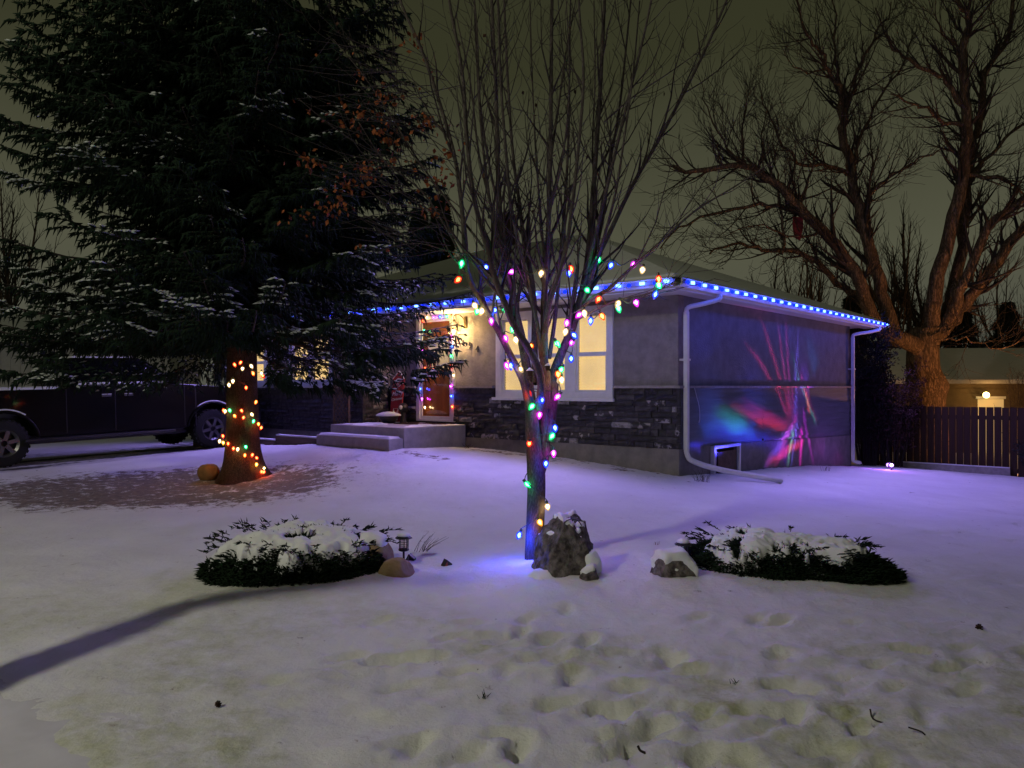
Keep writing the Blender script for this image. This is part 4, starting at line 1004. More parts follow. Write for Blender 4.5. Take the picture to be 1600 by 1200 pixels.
c9_string(S4, 'string of large coloured bulbs along the low right branch of the maple', 0)
# birdhouse and a second feeder hung in the fork
def birdhouse(p, s, label):
    b = empty('birdhouse', p); tag(b, label, 'birdhouse')
    MB().box(-.04 * s, .04 * s, -.035 * s, .035 * s, -.06 * s, .03 * s).build('box', M_wood_dark, b)
    MB().prism([(-.065 * s, .03 * s), (.065 * s, .03 * s), (0, .085 * s)], -.055 * s, .055 * s).build('roof', M_snow, b, bevel=.006)
    MB().bar((0, 0, .08 * s), (0, 0, .16 * s), .004).build('hook', M_black, b)
birdhouse(P(828, 582, 6.35), .5, 'tiny snow-topped birdhouse hanging left of the maple fork')
birdhouse(P(856, 574, 6.38), .45, 'tiny snow-topped birdhouse hanging in the maple fork right of the other one')

# ------------------------------------------------------------------ lights round the door
def small_string(name_label, items, org, meshes, e, group, wire=True, cat='light string'):
    root = empty('bulb_string', org); tag(root, name_label, cat, group)
    for k, p in items: place_bulb(root, k, p, e, meshes, rr, org, tilt=.25)
    if wire: MB().tube([p - org + Vector((0, .01, .012)) for k, p in items], .003, 4).build('cable', M_wire, root)
    return root
def door_pt(zx, zy):
    """wall point round the door seen at a pixel of the enlarged crop"""
    px = 560 + zx / 5.455; py = 470 + zy / 5.455; r_ = (px - 800) / FPX
    c, s = math.cos(HR), math.sin(HR); k = (CX - r_ * CY + (.08) * (s + r_ * c)) / (-(c - r_ * s))  # on the plane y' = -.08
    w = HL(k, -.08); return Vector((w.x, w.y, (605 - py) / FPX * w.y + ZC))
DL = [('W', 565, 895), ('M', 540, 822), ('B', 535, 738), ('W', 570, 630), ('R', 568, 560), ('M', 545, 408), ('G', 558, 240), ('R', 545, 160), ('W', 583, 130), ('M', 640, 128), ('B', 695, 122), ('G', 750, 122), ('R', 793, 120),
      ('M', 795, 290), ('B', 792, 375), ('G', 792, 455), ('R', 784, 545), ('W', 812, 620), ('M', 785, 715), ('B', 793, 798), ('R', 793, 890)]
it = [(k, door_pt(x, y)) for k, x, y in DL]
small_string('string of coloured bulbs framing the orange front door', it, it[0][1].copy(), BM9, .12, None)

# ================================================================== SPRUCE
SX, SY = -4.13, 11.9; SG = gz(SX, SY) - .05
spruce = empty('spruce_tree', (SX, SY, SG)); tag(spruce, 'huge dark blue spruce with snow-dusted drooping boughs at the left of the lawn', 'tree')
tv = []
n_ = 26; hs = np.concatenate([np.linspace(0, 1.4, 24), np.linspace(1.6, 16, 18)]); vv = []; ff = []
for i, h in enumerate(hs):
    base_r = .245 * (1 - h / 17) + .17 * math.exp(-h / .22)
    for k in range(n_):
        a = 2 * math.pi * k / n_
        rr_ = base_r * (1 + .04 * math.sin(a * 5 + h) + (.34 * math.exp(-h / .25)) * max(0, math.sin(a * 3.0 + .6)) + .05 * (mnoise.noise(Vector((math.cos(a) * 4, math.sin(a) * 4, h * 1.5)))))
        rr_ += .012 * mnoise.noise(Vector((math.cos(a) * 22, math.sin(a) * 22, h * 3)))
        vv.append((rr_ * math.cos(a), rr_ * math.sin(a), h - .02))
for i in range(len(hs) - 1):
    for k in range(n_): ff.append((i * n_ + k, i * n_ + (k + 1) % n_, (i + 1) * n_ + (k + 1) % n_, (i + 1) * n_ + k))
link('trunk', np_mesh('spruce_trunk', vv, None, ff, True), M_spruce_bark, spruce)
g = np.random.default_rng(5); rr = random.Random(9)
sb_, sd_, sl_, sw_ = [], [], [], []; wood = []; snb, snd, snl, snw = [], [], [], []
def outline_R(h): return 3.75 * (1 - (max(h - 1.0, 0) / 15.5) ** 1.15) if h > 1 else 3.3 + .45 * h
nbr = 0
h = 2.05
while h < 15.0:
    n_b = 12 if h < 7.5 else 7
    a0 = rr.uniform(0, 6.28)
    for k in range(n_b):
        az = a0 + 2 * math.pi * k / n_b + rr.gauss(0, .16); Rr = outline_R(h) * rr.uniform(.80, 1.08)
        hh = h + rr.uniform(-.12, .12)
        dx, dy = math.cos(az), math.sin(az)
        if dx < -.55 and 3.9 < hh < 4.9: Rr *= .62                        # gap on the left where sky shows
        if dx < -.5 and hh > 5: Rr *= 1.14
        nbr += 1
        droop = (.14 if hh < 2.6 else .22) + .09 * rr.random(); pts = []
        ns = 9
        for j in range(ns):
            t = j / (ns - 1); zz = hh + Rr * (-droop * math.sin(t * 1.9) * .95 + .10 * t * t)
            pts.append(Vector((dx * (.2 + (Rr - .2) * t) + rr.gauss(0, .03) * t, dy * (.2 + (Rr - .2) * t) + rr.gauss(0, .03) * t, zz)))
        wood.append((pts, [.028 * (1 - .85 * j / (ns - 1)) + .002 for j in range(ns)], 4))
        step = .095 if h < 7.5 else .24; L = Rr; q = .22
        side = 1
        while q < L:
            t = q / L; f = t * (ns - 1); i = min(int(f), ns - 2); p = pts[i].lerp(pts[i + 1], f - i); tan = (pts[i + 1] - pts[i]).normalized()
            side = -side; lat = Vector((-tan.y, tan.x, 0)).normalized() * side
            sl = (.80 * (1 - t) ** .7 + .20) * rr.uniform(.6, 1.1) * min(1, .35 + t * 2.2)
            d = (tan * .75 + lat * .85 + Vector((0, 0, -.12))).normalized(); s0 = 0; c = p.copy(); sp = [c.copy()]
            nn = max(2, int(sl / .068))
            for j in range(nn):
                d = (d + Vector((0, 0, -.05)) + Vector((rr.gauss(0, .05), rr.gauss(0, .05), rr.gauss(0, .04)))).normalized(); c = c + d * (sl / nn); sp.append(c.copy())
                lt = d.cross(Vector((0, 0, 1))).normalized()
                for sgn in (-1, 1, -1, 1):
                    dd = d * .8 + lt * sgn * rr.uniform(.5, .9) + Vector((0, 0, rr.uniform(-.75, .22)))
                    sb_.append(c - d * rr.uniform(0, .05)); sd_.append(dd); sl_.append(rr.uniform(.07, .125)); sw_.append(rr.uniform(.014, .021))
                if rr.random() < .9: sb_.append(c); sd_.append(d * .4 + Vector((rr.gauss(0, .2), rr.gauss(0, .2), -1))); sl_.append(rr.uniform(.09, .20)); sw_.append(.017)
            if len(sp) > 2: wood.append((sp[::max(1, len(sp) // 3)] if len(sp) > 3 else sp, [.008, .006, .005, .003, .002, .002, .002][:len(sp[::max(1, len(sp) // 3)] if len(sp) > 3 else sp)], 3))
            q += step * rr.uniform(.8, 1.2)
    h += rr.uniform(.26, .33) if h < 7.5 else .6
sb_ = np.array([list(v) for v in sb_]); sd_ = np.array([list(v) for v in sd_]); sl_ = np.array(sl_); sw_ = np.array(sw_)
_d = sb_[:, 1] + SY; _px = 800 + (sb_[:, 0] + SX) / _d * FPX; _py = 605 - (sb_[:, 2] + SG - ZC) / _d * FPX; _r = g.random(len(sb_))
_drop = (_py > 612) & ~((_px > 540) & (_py < 650)) | ((_py > 596) & (_px < 340) & (_r < .85)) | ((_py > 550) & (_px > 108) & (_px < 335) & (_r < .86))
_drop |= (((_px - 490) / 50) ** 2 + ((_py - 560) / 44) ** 2 < 1) & (_r < .90)
_drop |= (((_px - 425) / 20) ** 2 + ((_py - 556) / 40) ** 2 < 1) & (_r < .7)
_drop |= (_px > 425) & (_px < 600) & (_py > 466) & (_py < 500) & (_r < .62)
_drop |= (_px > 590) & (_py > 420) & (_py < 545) & (_r < .8)
_drop |= (_px > 598) & (_px < 642) & (_py > 572) & (_py < 665) & (_r < .85)
_drop |= (_px > 352) & (_px < 418) & (_py > 545)
_k = ~_drop; sb_, sd_, sl_, sw_ = sb_[_k], sd_[_k], sl_[_k], sw_[_k]
# dead twigs and needles hug the outer half of each bough; snow lies in patches on what faces up
nz = np.array([mnoise.noise(Vector(v) * 1.15) for v in sb_ * np.array([1, 1, 1.6])])
rad = np.hypot(sb_[:, 0], sb_[:, 1])
sel = (nz > .17 + .075 * np.maximum(sb_[:, 2] - 2.4, 0)) & (rad > 1.6) & (g.random(len(sb_)) < .8) & (sd_[:, 2] > -.6) & (sb_[:, 2] < 9)
print('spruce boughs', nbr, 'sprays', len(sb_), 'snow', int(sel.sum()))
def _ok(t):
    for q in t[0]:
        y_ = q.y + SY; x_ = 800 + (q.x + SX) / y_ * FPX; z_ = 605 - (q.z + SG - ZC) / y_ * FPX
        if (z_ > 592 and x_ < 545) or (z_ > 552 and 105 < x_ < 335) or (596 < x_ < 645 and z_ > 570) or (352 < x_ < 418 and z_ > 560): return False
    return True
wood = [w_ for w_ in wood if _ok(w_)]
link('wood', tubes_mesh('spruce_wood', wood), M_twig, spruce)['kind'] = 'stuff'
link('needles', spindles('spruce_needles', sb_, sd_, sl_, sw_, cone=True), M_needle, spruce)['kind'] = 'stuff'
M_snow_dust = mat('snow_dusting', (.50, .54, .54), .9, var=.25, vscale=6)
dd = sd_[sel] * np.array([1, 1, .6]); off = np.array([0, 0, .016])
link('snow', spindles('spruce_snow', sb_[sel] + off, dd, sl_[sel] * 1.0, sw_[sel] * 1.7, .5), M_snow_dust, spruce)['kind'] = 'stuff'

# lights round the spruce trunk
def z6(x, y, k): return (k, 300 + x / 5, 540 + y / 5)
SL = [z6(570, 975, 'R'), z6(568, 945, 'W'), z6(548, 970, 'R'), z6(507, 912, 'Y'), z6(500, 865, 'R'), z6(478, 838, 'R'), z6(415, 840, 'O'), z6(418, 775, 'G'), z6(360, 793, 'W'), z6(325, 787, 'R'), z6(283, 750, 'R'), z6(243, 742, 'Y'), z6(218, 730, 'W'), z6(238, 690, 'R')]
SL2 = [z6(548, 627, 'R'), z6(517, 597, 'O'), z6(485, 575, 'G'), z6(460, 523, 'W'), z6(405, 547, 'R'), z6(382, 493, 'R'), z6(325, 535, 'O'), z6(290, 490, 'G'), z6(262, 497, 'W'), z6(245, 490, 'R')]
SL3 = [z6(505, 425, 'O'), z6(422, 313, 'R'), z6(320, 260, 'W'), z6(285, 290, 'W'), z6(397, 165, 'W'), z6(387, 117, 'R'), z6(325, 133, 'R'), z6(455, 145, 'W'), z6(472, 200, 'O'), z6(543, 225, 'R'), z6(543, 200, 'W')]
def on_trunk(px, py, extra=.035):
    """the trunk's near face under a pixel"""
    d = 10.6
    while d < 12.1:
        q = P(px, py, d); hgt = q.z - SG; r0 = .245 * (1 - max(hgt, 0) / 17) + .19 * math.exp(-max(hgt, 0) / .22) + extra
        if math.hypot(q.x - SX, q.y - SY) < r0 or q.z < gz(q.x, q.y) + .03: return q
        d += .01
    q = P(px, py, 11.85); return q
for lst, lab, fixed in ((SL, 'string of small coloured lights round the foot of the spruce trunk', None), (SL2, 'string of small coloured lights round the middle of the bare spruce trunk', None), (SL3, 'string of small coloured lights among the lowest spruce boughs', 11.3)):
    it = []
    for k, x, y in lst:
        p = on_trunk(x, y) if fixed is None else P(x, y, 11.25 if y > 600 else 10.9)
        it.append((k, p))
    small_string(lab, it, it[0][1].copy(), BM9, .30, 'light strings on the spruce')

# ================================================================== ROCKS
def boulder(name, loc, sc, seed, m, label, cuts, snow_th=.0, snow_t=(.55, .8), sub=4, rot=0.0, noise_a=.12, snow_noise=1.0, group=None):
    rr = random.Random(seed); bm = bmesh.new(); bmesh.ops.create_icosphere(bm, subdivisions=sub, radius=1)
    pl_ = cuts or [(Vector((rr.gauss(0, 1), rr.gauss(0, 1), rr.gauss(0, .8))).normalized(), rr.uniform(.6, .85)) for _ in range(9)]
    for v in bm.verts:
        for n, d in pl_:
            n = Vector(n).normalized(); q = v.co.dot(n)
            if q > d: v.co -= n * (q - d) * .93
        v.co *= 1 + noise_a * mnoise.fractal(v.co * 1.6 + Vector((seed, 0, 0)), .8, 2, 5)
        v.co = Vector((v.co.x * sc[0], v.co.y * sc[1], v.co.z * sc[2]))
    bm.normal_update(); me = bpy.data.meshes.new(name); bm.to_mesh(me)
    root = link(name, me, m, None, loc, (0, 0, rot)); tag(root, label, 'rock', group)
    if snow_th > 0:
        for v in bm.verts:
            nzv = v.normal.z + snow_noise * .28 * mnoise.noise(v.co * 9 + Vector((seed, 3, 1))) + .1 * v.co.z / sc[2]
            s = float(sstep(*snow_t, nzv)); v.co = v.co + Vector((0, 0, 1)) * (snow_th * s) + v.normal * (snow_th * .35 * s - .012 * (1 - s))
        me2 = bpy.data.meshes.new('snow_cap'); bm.to_mesh(me2); me2.polygons.foreach_set('use_smooth', [True] * len(me2.polygons)); link('snow_cap', me2, M_snow, root)
    bm.free(); return root
g0 = gz(.5, 6.2)
def snow_lump(parent, loc, sc, seed):
    bm = bmesh.new(); bmesh.ops.create_icosphere(bm, subdivisions=3, radius=1)
    for v in bm.verts:
        v.co *= 1 + .22 * mnoise.noise(v.co * 1.9 + Vector((seed, 0, 0))); v.co = Vector((v.co.x * sc[0], v.co.y * sc[1], v.co.z * sc[2]))
    me = bpy.data.meshes.new('snow_bank'); bm.to_mesh(me); bm.free(); me.polygons.foreach_set('use_smooth', [True] * len(me.polygons)); link('snow_bank', me, M_snow, parent, Vector(loc) - parent.location)
bd_ = boulder('boulder', (.45, 6.2, g0 + .13), (.33, .26, .50), 3, M_rockgrey, 'jagged grey boulder leaning against the maple trunk with snow in its hollows',
        [((-.8, -.25, .62), .58), ((.85, -.2, .45), .55), ((.1, -.9, .35), .66), ((.5, -.8, -.1), .7), ((.25, -.1, 1), .60), ((-.2, .9, .3), .6), ((1, .3, .0), .8), ((-1, -.5, -.1), .8), ((.35, -.75, .7), .68)], .022, (.72, .95), 5, .1, .17)
snow_lump(bd_, (.60, 6.10, g0 + .10), (.10, .09, .13), 3); snow_lump(bd_, (.24, 6.06, g0 + .0), (.15, .12, .10), 5); snow_lump(bd_, (.69, 6.06, g0 + .0), (.12, .10, .07), 9)
boulder('small_rock', (.60, 5.98, gz(.6, 5.98) + .07), (.085, .08, .075), 6, M_rockgrey, 'small dark rock with a snow cap at the right foot of the boulder', None, .02, (.35, .7), 3)
wl = catmull([Vector((.40, 6.12, g0 + .40)), Vector((.42, 6.1, g0 + .46)), Vector((.47, 6.1, g0 + .48)), Vector((.52, 6.1, g0 + .465)), Vector((.545, 6.1, g0 + .43))], 4)
tag(MB().tube(wl, .005, 5).build('wire_loop', M_black, smooth=True), 'thin black wire loop sticking up from the boulder top', 'wire')
p = on_g(1058, 918); boulder('rock', (p.x, p.y + .12, p.z + .08), (.20, .16, .15), 12, M_rockgrey, 'squat grey rock with a thick snow cap beside the right juniper', [((-.9, -.2, .2), .7), ((.3, -.9, .25), .62), ((0, 0, 1), .75), ((.8, 0, .5), .7), ((-.3, -.8, -.1), .75)], .05, (.4, .68), 4)
p = on_g(616, 914); boulder('rock', (p.x, p.y + .12, p.z + .055), (.145, .14, .13), 15, M_rocktan, 'round tan rock with a bare front at the right end of the left juniper', [((.8, -.3, .5), .8)], .0, (.75, .95), 4, 0, .06)
p = on_g(572, 906); boulder('rock', (p.x, p.y + .22, p.z + .10), (.19, .15, .19), 18, M_rocktan, 'larger tan rock half hidden behind the round one, tucked under the left juniper', [((-.6, -.3, .6), .85)], .04, (.62, .82), 4, 0, .08)
p = on_g(322, 750); boulder('rock', (p.x, p.y + .1, p.z + .10), (.165, .15, .15), 22, mat('orange_rock', (.24, .12, .04), .85, var=.2, vscale=9), 'small round orange-brown rock at the left foot of the spruce', [((0, 0, 1), .85)], 0, (.9, 1), 3, 0, .06)

# ================================================================== JUNIPERS
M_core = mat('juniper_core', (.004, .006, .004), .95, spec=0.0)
def juniper(label, c, a, b, rot, H, seed, edge_open=(0,)):
    gzc = gz(c[0], c[1]); root = empty('juniper_shrub', (c[0], c[1], gzc), rot); tag(root, label, 'shrub', 'spreading junipers')
    def shape(u, v):
        th = np.arctan2(v, u); lim = 1 + .12 * np.sin(th * 2 + seed * 1.7) + .10 * np.sin(th * 3 + seed) + .07 * np.sin(th * 7 + seed * 2) + .05 * np.sin(th * 13 + seed)
        r = np.hypot(u, v) / lim
        hh = H * np.sqrt(np.clip(1 - r ** 2.5, 0, 1)) * (.80 + .4 * fbm(u * 2.3 + seed, v * 2.3, seed))
        return r, hh
    def mask(u, v, r):
        lob = fbm(u * 4.2 + seed * 3, v * 4.2, seed + 5, 4)
        return sstep(0.0, .12, .84 - r + (lob - .5) * .62) * sstep(.30, .40, fbm(u * 5.2, v * 5.2 + seed, seed + 9, 4)) * (1 - sstep(.86, .93, r))
    # near-black dome added to block light and stand for the shade inside
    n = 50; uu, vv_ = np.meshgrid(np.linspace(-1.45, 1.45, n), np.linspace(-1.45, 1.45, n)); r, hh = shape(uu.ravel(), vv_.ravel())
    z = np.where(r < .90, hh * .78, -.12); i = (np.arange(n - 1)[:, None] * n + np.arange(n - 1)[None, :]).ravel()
    link('shade_core', np_mesh('juniper_core', np.stack([uu.ravel() * a * .93, vv_.ravel() * b * .93, z], 1), None, np.stack([i, i + 1, i + n + 1, i + n], 1), True), M_core, root)
    # sprays
    g = np.random.default_rng(seed); N = 26000
    th = g.uniform(0, 2 * math.pi, N); rad = g.uniform(0, 1.04, N) ** .42; lm_ = 1 + .12 * np.sin(th * 2 + seed * 1.7) + .10 * np.sin(th * 3 + seed); u = rad * np.cos(th) * lm_; v = rad * np.sin(th) * lm_; r, hh = shape(u, v)
    k = g.uniform(0.02, 1.0, N) ** .7; mk = mask(u, v, r)
    side = rad > .62; zz = np.where(side, np.maximum(hh, .06) * k, hh * .93); px_ = u * a; py_ = v * b
    out = np.stack([u * .9, v * .9, np.full(N, .30)], 1) + g.normal(0, .35, (N, 3)); out[:, 2] = np.where(side, np.abs(out[:, 2]) * .6 - .02, np.abs(out[:, 2]) * .3 + .15)
    kp = side & ((mk < .35) | (k < .75)) | (~side & ((mk < .25) | (g.random(N) < .05)))
    link('foliage', spindles('juniper_foliage', np.stack([px_, py_, zz], 1)[kp], out[kp], g.uniform(.03, .075, N)[kp], g.uniform(.005, .010, N)[kp]), M_juniper, root)['kind'] = 'stuff'
    # long arching shoots at the rim
    tb = []; rr = random.Random(seed); nb, ndir, nl, nw = [], [], [], []
    for q in range(46):
        t = rr.uniform(0, 2 * math.pi); c0 = Vector((math.cos(t) * a * .8, math.sin(t) * b * .8, H * rr.uniform(.55, .95))); d = Vector((math.cos(t), math.sin(t), .12)); L = rr.uniform(.08, .20)
        pts = [c0, c0 + d * L * .5 + Vector((0, 0, .02)), c0 + d * L + Vector((0, 0, rr.uniform(-.05, .03)))]; tb.append((pts, [.004, .003, .002], 3))
        for s in range(14):
            f = rr.random(); pp = pts[0].lerp(pts[1], f) if s % 2 else pts[1].lerp(pts[2], f); nb.append(list(pp)); ndir.append([d.x + rr.gauss(0, .6), d.y + rr.gauss(0, .6), rr.uniform(-.1, .6)]); nl.append(rr.uniform(.03, .07)); nw.append(.006)
    link('shoots', tubes_mesh('juniper_shoots', tb), M_twig, root)['kind'] = 'stuff'
    link('foliage', spindles('juniper_tips', nb, ndir, nl, nw), M_juniper, root)['kind'] = 'stuff'
    # snow lying on top in lobes
    n = 170; uu, vv_ = np.meshgrid(np.linspace(-1.35, 1.35, n), np.linspace(-1.35, 1.35, n)); u = uu.ravel(); v = vv_.ravel(); r, hh = shape(u, v)
    m_ = mask(u, v, r)
    z = np.maximum(hh, H * .42) * .88 - .04 + m_ * (.095 + .07 * (fbm(u * 6, v * 6, seed + 2) - .4) + .03 * (fbm(u * 16, v * 16, seed + 4) - .5)); 
    rowid = np.arange(n * n); keep = m_ > .05
    i = (np.arange(n - 1)[:, None] * n + np.arange(n - 1)[None, :]).ravel(); Q = np.stack([i, i + 1, i + n + 1, i + n], 1); Q = Q[keep[Q].any(1)]
    link('snow', np_mesh('juniper_snow', np.stack([u * a, v * b, z], 1), None, Q, True), M_snow, root)
juniper('spreading juniper under snow at the left, by the tan rocks and standing path light', (-1.73, 6.42), .75, .56, .12, .34, 3)
juniper('spreading juniper under snow at the right, beside the squat grey rock', (2.20, 6.45), .75, .48, -.38, .29, 8)

# ================================================================== PATH LIGHTS and little things on the snow
def path_light(p, h, label, rz=0.0, tilt=0.0):
    root = empty('path_light', p, rz, tilt); tag(root, label, 'path light', 'solar path lights')
    MB().bar((0, 0, -.08), (0, 0, h), .016).build('stake', M_black, root)
    MB().lathe([(.030, h), (.045, h + .006), (.045, h + .02), (.038, h + .022)], 10).build('base', M_black, root)
    cg = MB()
    for k in range(8):
        t = k * math.pi / 4; cg.bar((.038 * math.cos(t), .038 * math.sin(t), h + .02), (.040 * math.cos(t), .040 * math.sin(t), h + .11), .005)
    for zz in (.05, .08): cg.tube([(.04 * math.cos(t), .04 * math.sin(t), h + zz) for t in np.linspace(0, 6.283, 13)], .0022, 4)
    cg.build('cage', M_black, root)
    MB().lathe([(.026, h + .022), (.026, h + .108)], 10).build('lens', M_lampglass, root)
    MB().lathe([(.075, h + .11), (.07, h + .118), (.045, h + .135), (.02, h + .14)], 8).build('cap', M_black, root)
    MB().lathe([(.055, h + .130), (.052, h + .146), (.03, h + .158), (.006, h + .162)], 10).build('snow', M_snow, root, smooth=True)
p = on_g(631, 879); path_light(p, .10, 'black caged path light standing in snow right of the left juniper')
p = P(1068, 862, 6.55); path_light(Vector((p.x - .03, p.y - .12, gz(p.x, p.y) + .05)), .05, 'black caged path light half buried in snow at the left end of the right juniper', .3)
def spot(p, label, m2, rz):
    root = empty('garden_spotlight', p, rz); tag(root, label, 'garden light', 'little box lights lying in the snow')
    MB().prism([(-.05, -.02), (.04, -.02), (.045, .02), (-.005, .06)], -.03, .03).build('housing', M_black, root, bevel=.003)
    MB().prism([(-.035, -.015), (.0, -.015), (-.002, .045)], -.034, -.031).build('panel', m2, root)
spot(on_g(641, 877) + Vector((0, 0, .01)), 'little dark tent-shaped light half sunk in snow at the foot of the path light', mat('grey_panel', (.2, .2, .22), .4), -.2)
spot(on_g(697, 886) + Vector((0, 0, .01)), 'little dark light with a red corner lying alone between path light and maple', mat('red_corner', (.30, .05, .03), .5), .5)
def cone(px, py, label, s=1):
    p = on_g(px, py); bm = MB(); rr = random.Random(int(px))
    for k in range(22):
        t = k * 2.4; z = .004 + .045 * k / 22 * s; r_ = .018 * math.sin(.4 + 2.4 * k / 22) * s; bm.bar((0, 0, z), (r_ * 1.3 * math.cos(t), r_ * 1.3 * math.sin(t), z + .006), .010 * s, .004)
    o = bm.build('pine_cone', M_wood_dark, None, loc=p, rot=(.5, rr.uniform(-.6, .6), 0)); tag(o, label, 'pine cone')
cone(942, 904, 'dark cone lying on the snow just right of the boulder'); cone(1528, 985, 'dark cone lying on trodden snow near the right edge', 1.0); cone(344, 448 / 2 + 880, 'tiny dark cone alone on the snow at the lower left', .7)
def stick(px, py, pts, label, r=.004):
    p = on_g(px, py); o = MB().tube(catmull([Vector(q) for q in pts], 3), r, 5).build('stick', M_twig, None, loc=p + Vector((0, 0, .008))); tag(o, label, 'stick')
stick(812, 906, [(-.06, 0, .02), (0, 0, .008), (.05, -.02, 0)], 'short dark stick on the snow left of the boulder', .008)
stick(1368, 1128, [(-.02, .02, .05), (-.015, 0, .01), (.03, -.03, .0)], 'thin bent twig in the trodden snow, lower right', .004)
stick(1440, 1156, [(-.05, .03, .04), (0, .0, .03), (.02, 0, .0), (.0, -.06, 0)], 'forked twig on the snow right of the bent twig', .004)
stick(1462, 1188, [(-.03, .03, .01), (.0, 0, .01), (.02, -.04, 0)], 'short twig lowest of the three twigs at the lower right', .004)
stick(1000, 1178, [(-.01, 0, .03), (0, 0, .01), (.02, 0, 0)], 'stub of twig in the dug snow at bottom centre', .006)
def tuft(px, py, n, h, spread, label, m=None, lean=0.0, d=None):
    p = on_g(px, py); tb = []; rr = random.Random(int(px * 7 + py))
    for k in range(n):
        a = rr.uniform(0, 6.28); s = rr.uniform(.3, 1) * spread; hh = h * rr.uniform(.5, 1); b0 = Vector((rr.gauss(0, spread * .3), rr.gauss(0, spread * .2), -.02))
        tb.append(([b0, b0 + Vector((math.cos(a) * s * .4 + lean * hh * .4, math.sin(a) * s * .3, hh * .55)), b0 + Vector((math.cos(a) * s + lean * hh, math.sin(a) * s * .5, hh))], [.003, .0022, .001], 3))
    o = link('dry_plant', tubes_mesh('dry_plant', tb), m or M_leaf2, None, p); tag(o, label, 'plant', 'dry stems poking out of the snow')
tuft(655, 862, 14, .20, .10, 'sprawling bare stems poking from the snow right of the left path light', M_twig, .9)
tuft(1026, 862, 8, .12, .03, 'small upright reddish tuft left of the right juniper', M_leaf)
tuft(1095, 752, 26, .20, .16, 'bare dry clump beside the downspout extension', M_leaf2)
tuft(1290, 735, 10, .14, .12, 'dry stems in the snow below the colourful wall', M_leaf2)
tuft(730, 700, 20, .12, .14, 'dry brown clump at the right foot of the steps', M_leaf2)
tuft(760, 1092, 8, .07, .05, 'tiny grass tuft in trodden snow at lower centre', M_juniper); tuft(1150, 1068, 7, .06, .05, 'tiny grass tuft in trodden snow, right of lower centre', M_juniper)
# ================================================================== PICKUP TRUCK
tk = empty('pickup_truck', (-9.51, 14.08, gz(-8.83, 13.4) + .005), R(49.5), 0, -math.atan((gz(-6.45, 16.4) - gz(-8.83, 13.4)) / 3.83))
tag(tk, 'black crew cab pickup truck with snow on roof and sills parked behind the spruce', 'truck')
def arch(cx, r, z0, n=9):
    a0 = math.asin(min(1, (z0 - .41) / r)); return [(cx + r * math.cos(t), .41 + r * math.sin(t)) for t in np.linspace(math.pi - a0, a0, n)]
out = [(-1.18, .62), (-1.12, .52)] + arch(0, .52, .5) + [(.58, .47), (3.25, .47)] + arch(3.83, .52, .5) + [(4.45, .50), (4.82, .52), (4.93, .62), (4.95, .95), (4.90, 1.10), (4.70, 1.20), (3.95, 1.30), (3.15, 1.36), (1.02, 1.36), (1.00, 1.33), (-1.20, 1.33), (-1.24, .95)]
MB().prism(out, -.99, .99).build('body', M_truck, tk, bevel=.035, seg=3)
cab = MB().add([(1.04, -.93, 1.35), (3.20, -.93, 1.35), (3.20, .93, 1.35), (1.04, .93, 1.35), (1.14, -.76, 1.90), (2.42, -.76, 1.90), (2.42, .76, 1.90), (1.14, .76, 1.90)], [(0, 1, 5, 4), (1, 2, 6, 5), (2, 3, 7, 6), (3, 0, 4, 7), (4, 5, 6, 7), (3, 2, 1, 0)])
cab.build('cab', M_truck, tk, bevel=.04, seg=3)
def side_win(x0, x1, xt0, xt1, s):
    zb, zt = 1.40, 1.83; yb = -(.93 - (zb - 1.35) / .55 * .17) - .006; yt = -(.93 - (zt - 1.35) / .55 * .17) - .006
    w = MB().add([(x0, yb * s, zb), (x1, yb * s, zb), (xt1, yt * s, zt), (xt0, yt * s, zt), (x0, (yb + .02) * s, zb), (x1, (yb + .02) * s, zb), (xt1, (yt + .02) * s, zt), (xt0, (yt + .02) * s, zt)], [(0, 1, 2, 3), (7, 6, 5, 4), (0, 4, 5, 1), (1, 5, 6, 2), (2, 6, 7, 3), (3, 7, 4, 0)])
    w.build('side_window', M_glassdark, tk)
    if s > 0:
        MB().box(x0, x1, yb - .022, yb + .0, zb - .012, zb + .035).build('snow_sill', M_snow, tk, bevel=.01)
        MB().box(x0 - .02, x1 + .02, yb - .02, yb, zb - .035, zb - .022).build('window_trim', M_rim, tk)
for s in (1, -1):
    side_win(1.22, 1.80, 1.28, 1.80, s); side_win(1.93, 2.90, 1.93, 2.46, s)
MB().add([(3.02, -.8, 1.50), (3.02, .8, 1.50), (2.50, .68, 1.86), (2.50, -.68, 1.86), (3.17, -.84, 1.375), (3.17, .84, 1.375)], [(0, 1, 2, 3), (4, 5, 1, 0)]).build('windscreen', M_glassdark, tk, loc=(.025, 0, .02))
def snowslab(name, x0, x1, y0, y1, z0, z1, th, seed):
    n = 26; a = np.linspace(0, 1, n); A, B = np.meshgrid(a, a); X = x0 + (x1 - x0) * A; Y = y0 + (y1 - y0) * B; ed = np.minimum(np.minimum(A, 1 - A) * abs(x1 - x0), np.minimum(B, 1 - B) * abs(y1 - y0))
    z = z0 + (z1 - z0) * A - .01 + (th * (.7 + .6 * fbm(X * 3, Y * 3, seed))) * sstep(0, .06, ed); i = (np.arange(n - 1)[:, None] * n + np.arange(n - 1)[None, :]).ravel()
    link(name, np_mesh(name, np.stack([X.ravel(), Y.ravel(), z.ravel()], 1), None, np.stack([i, i + 1, i + n + 1, i + n], 1), True), M_snow, tk)
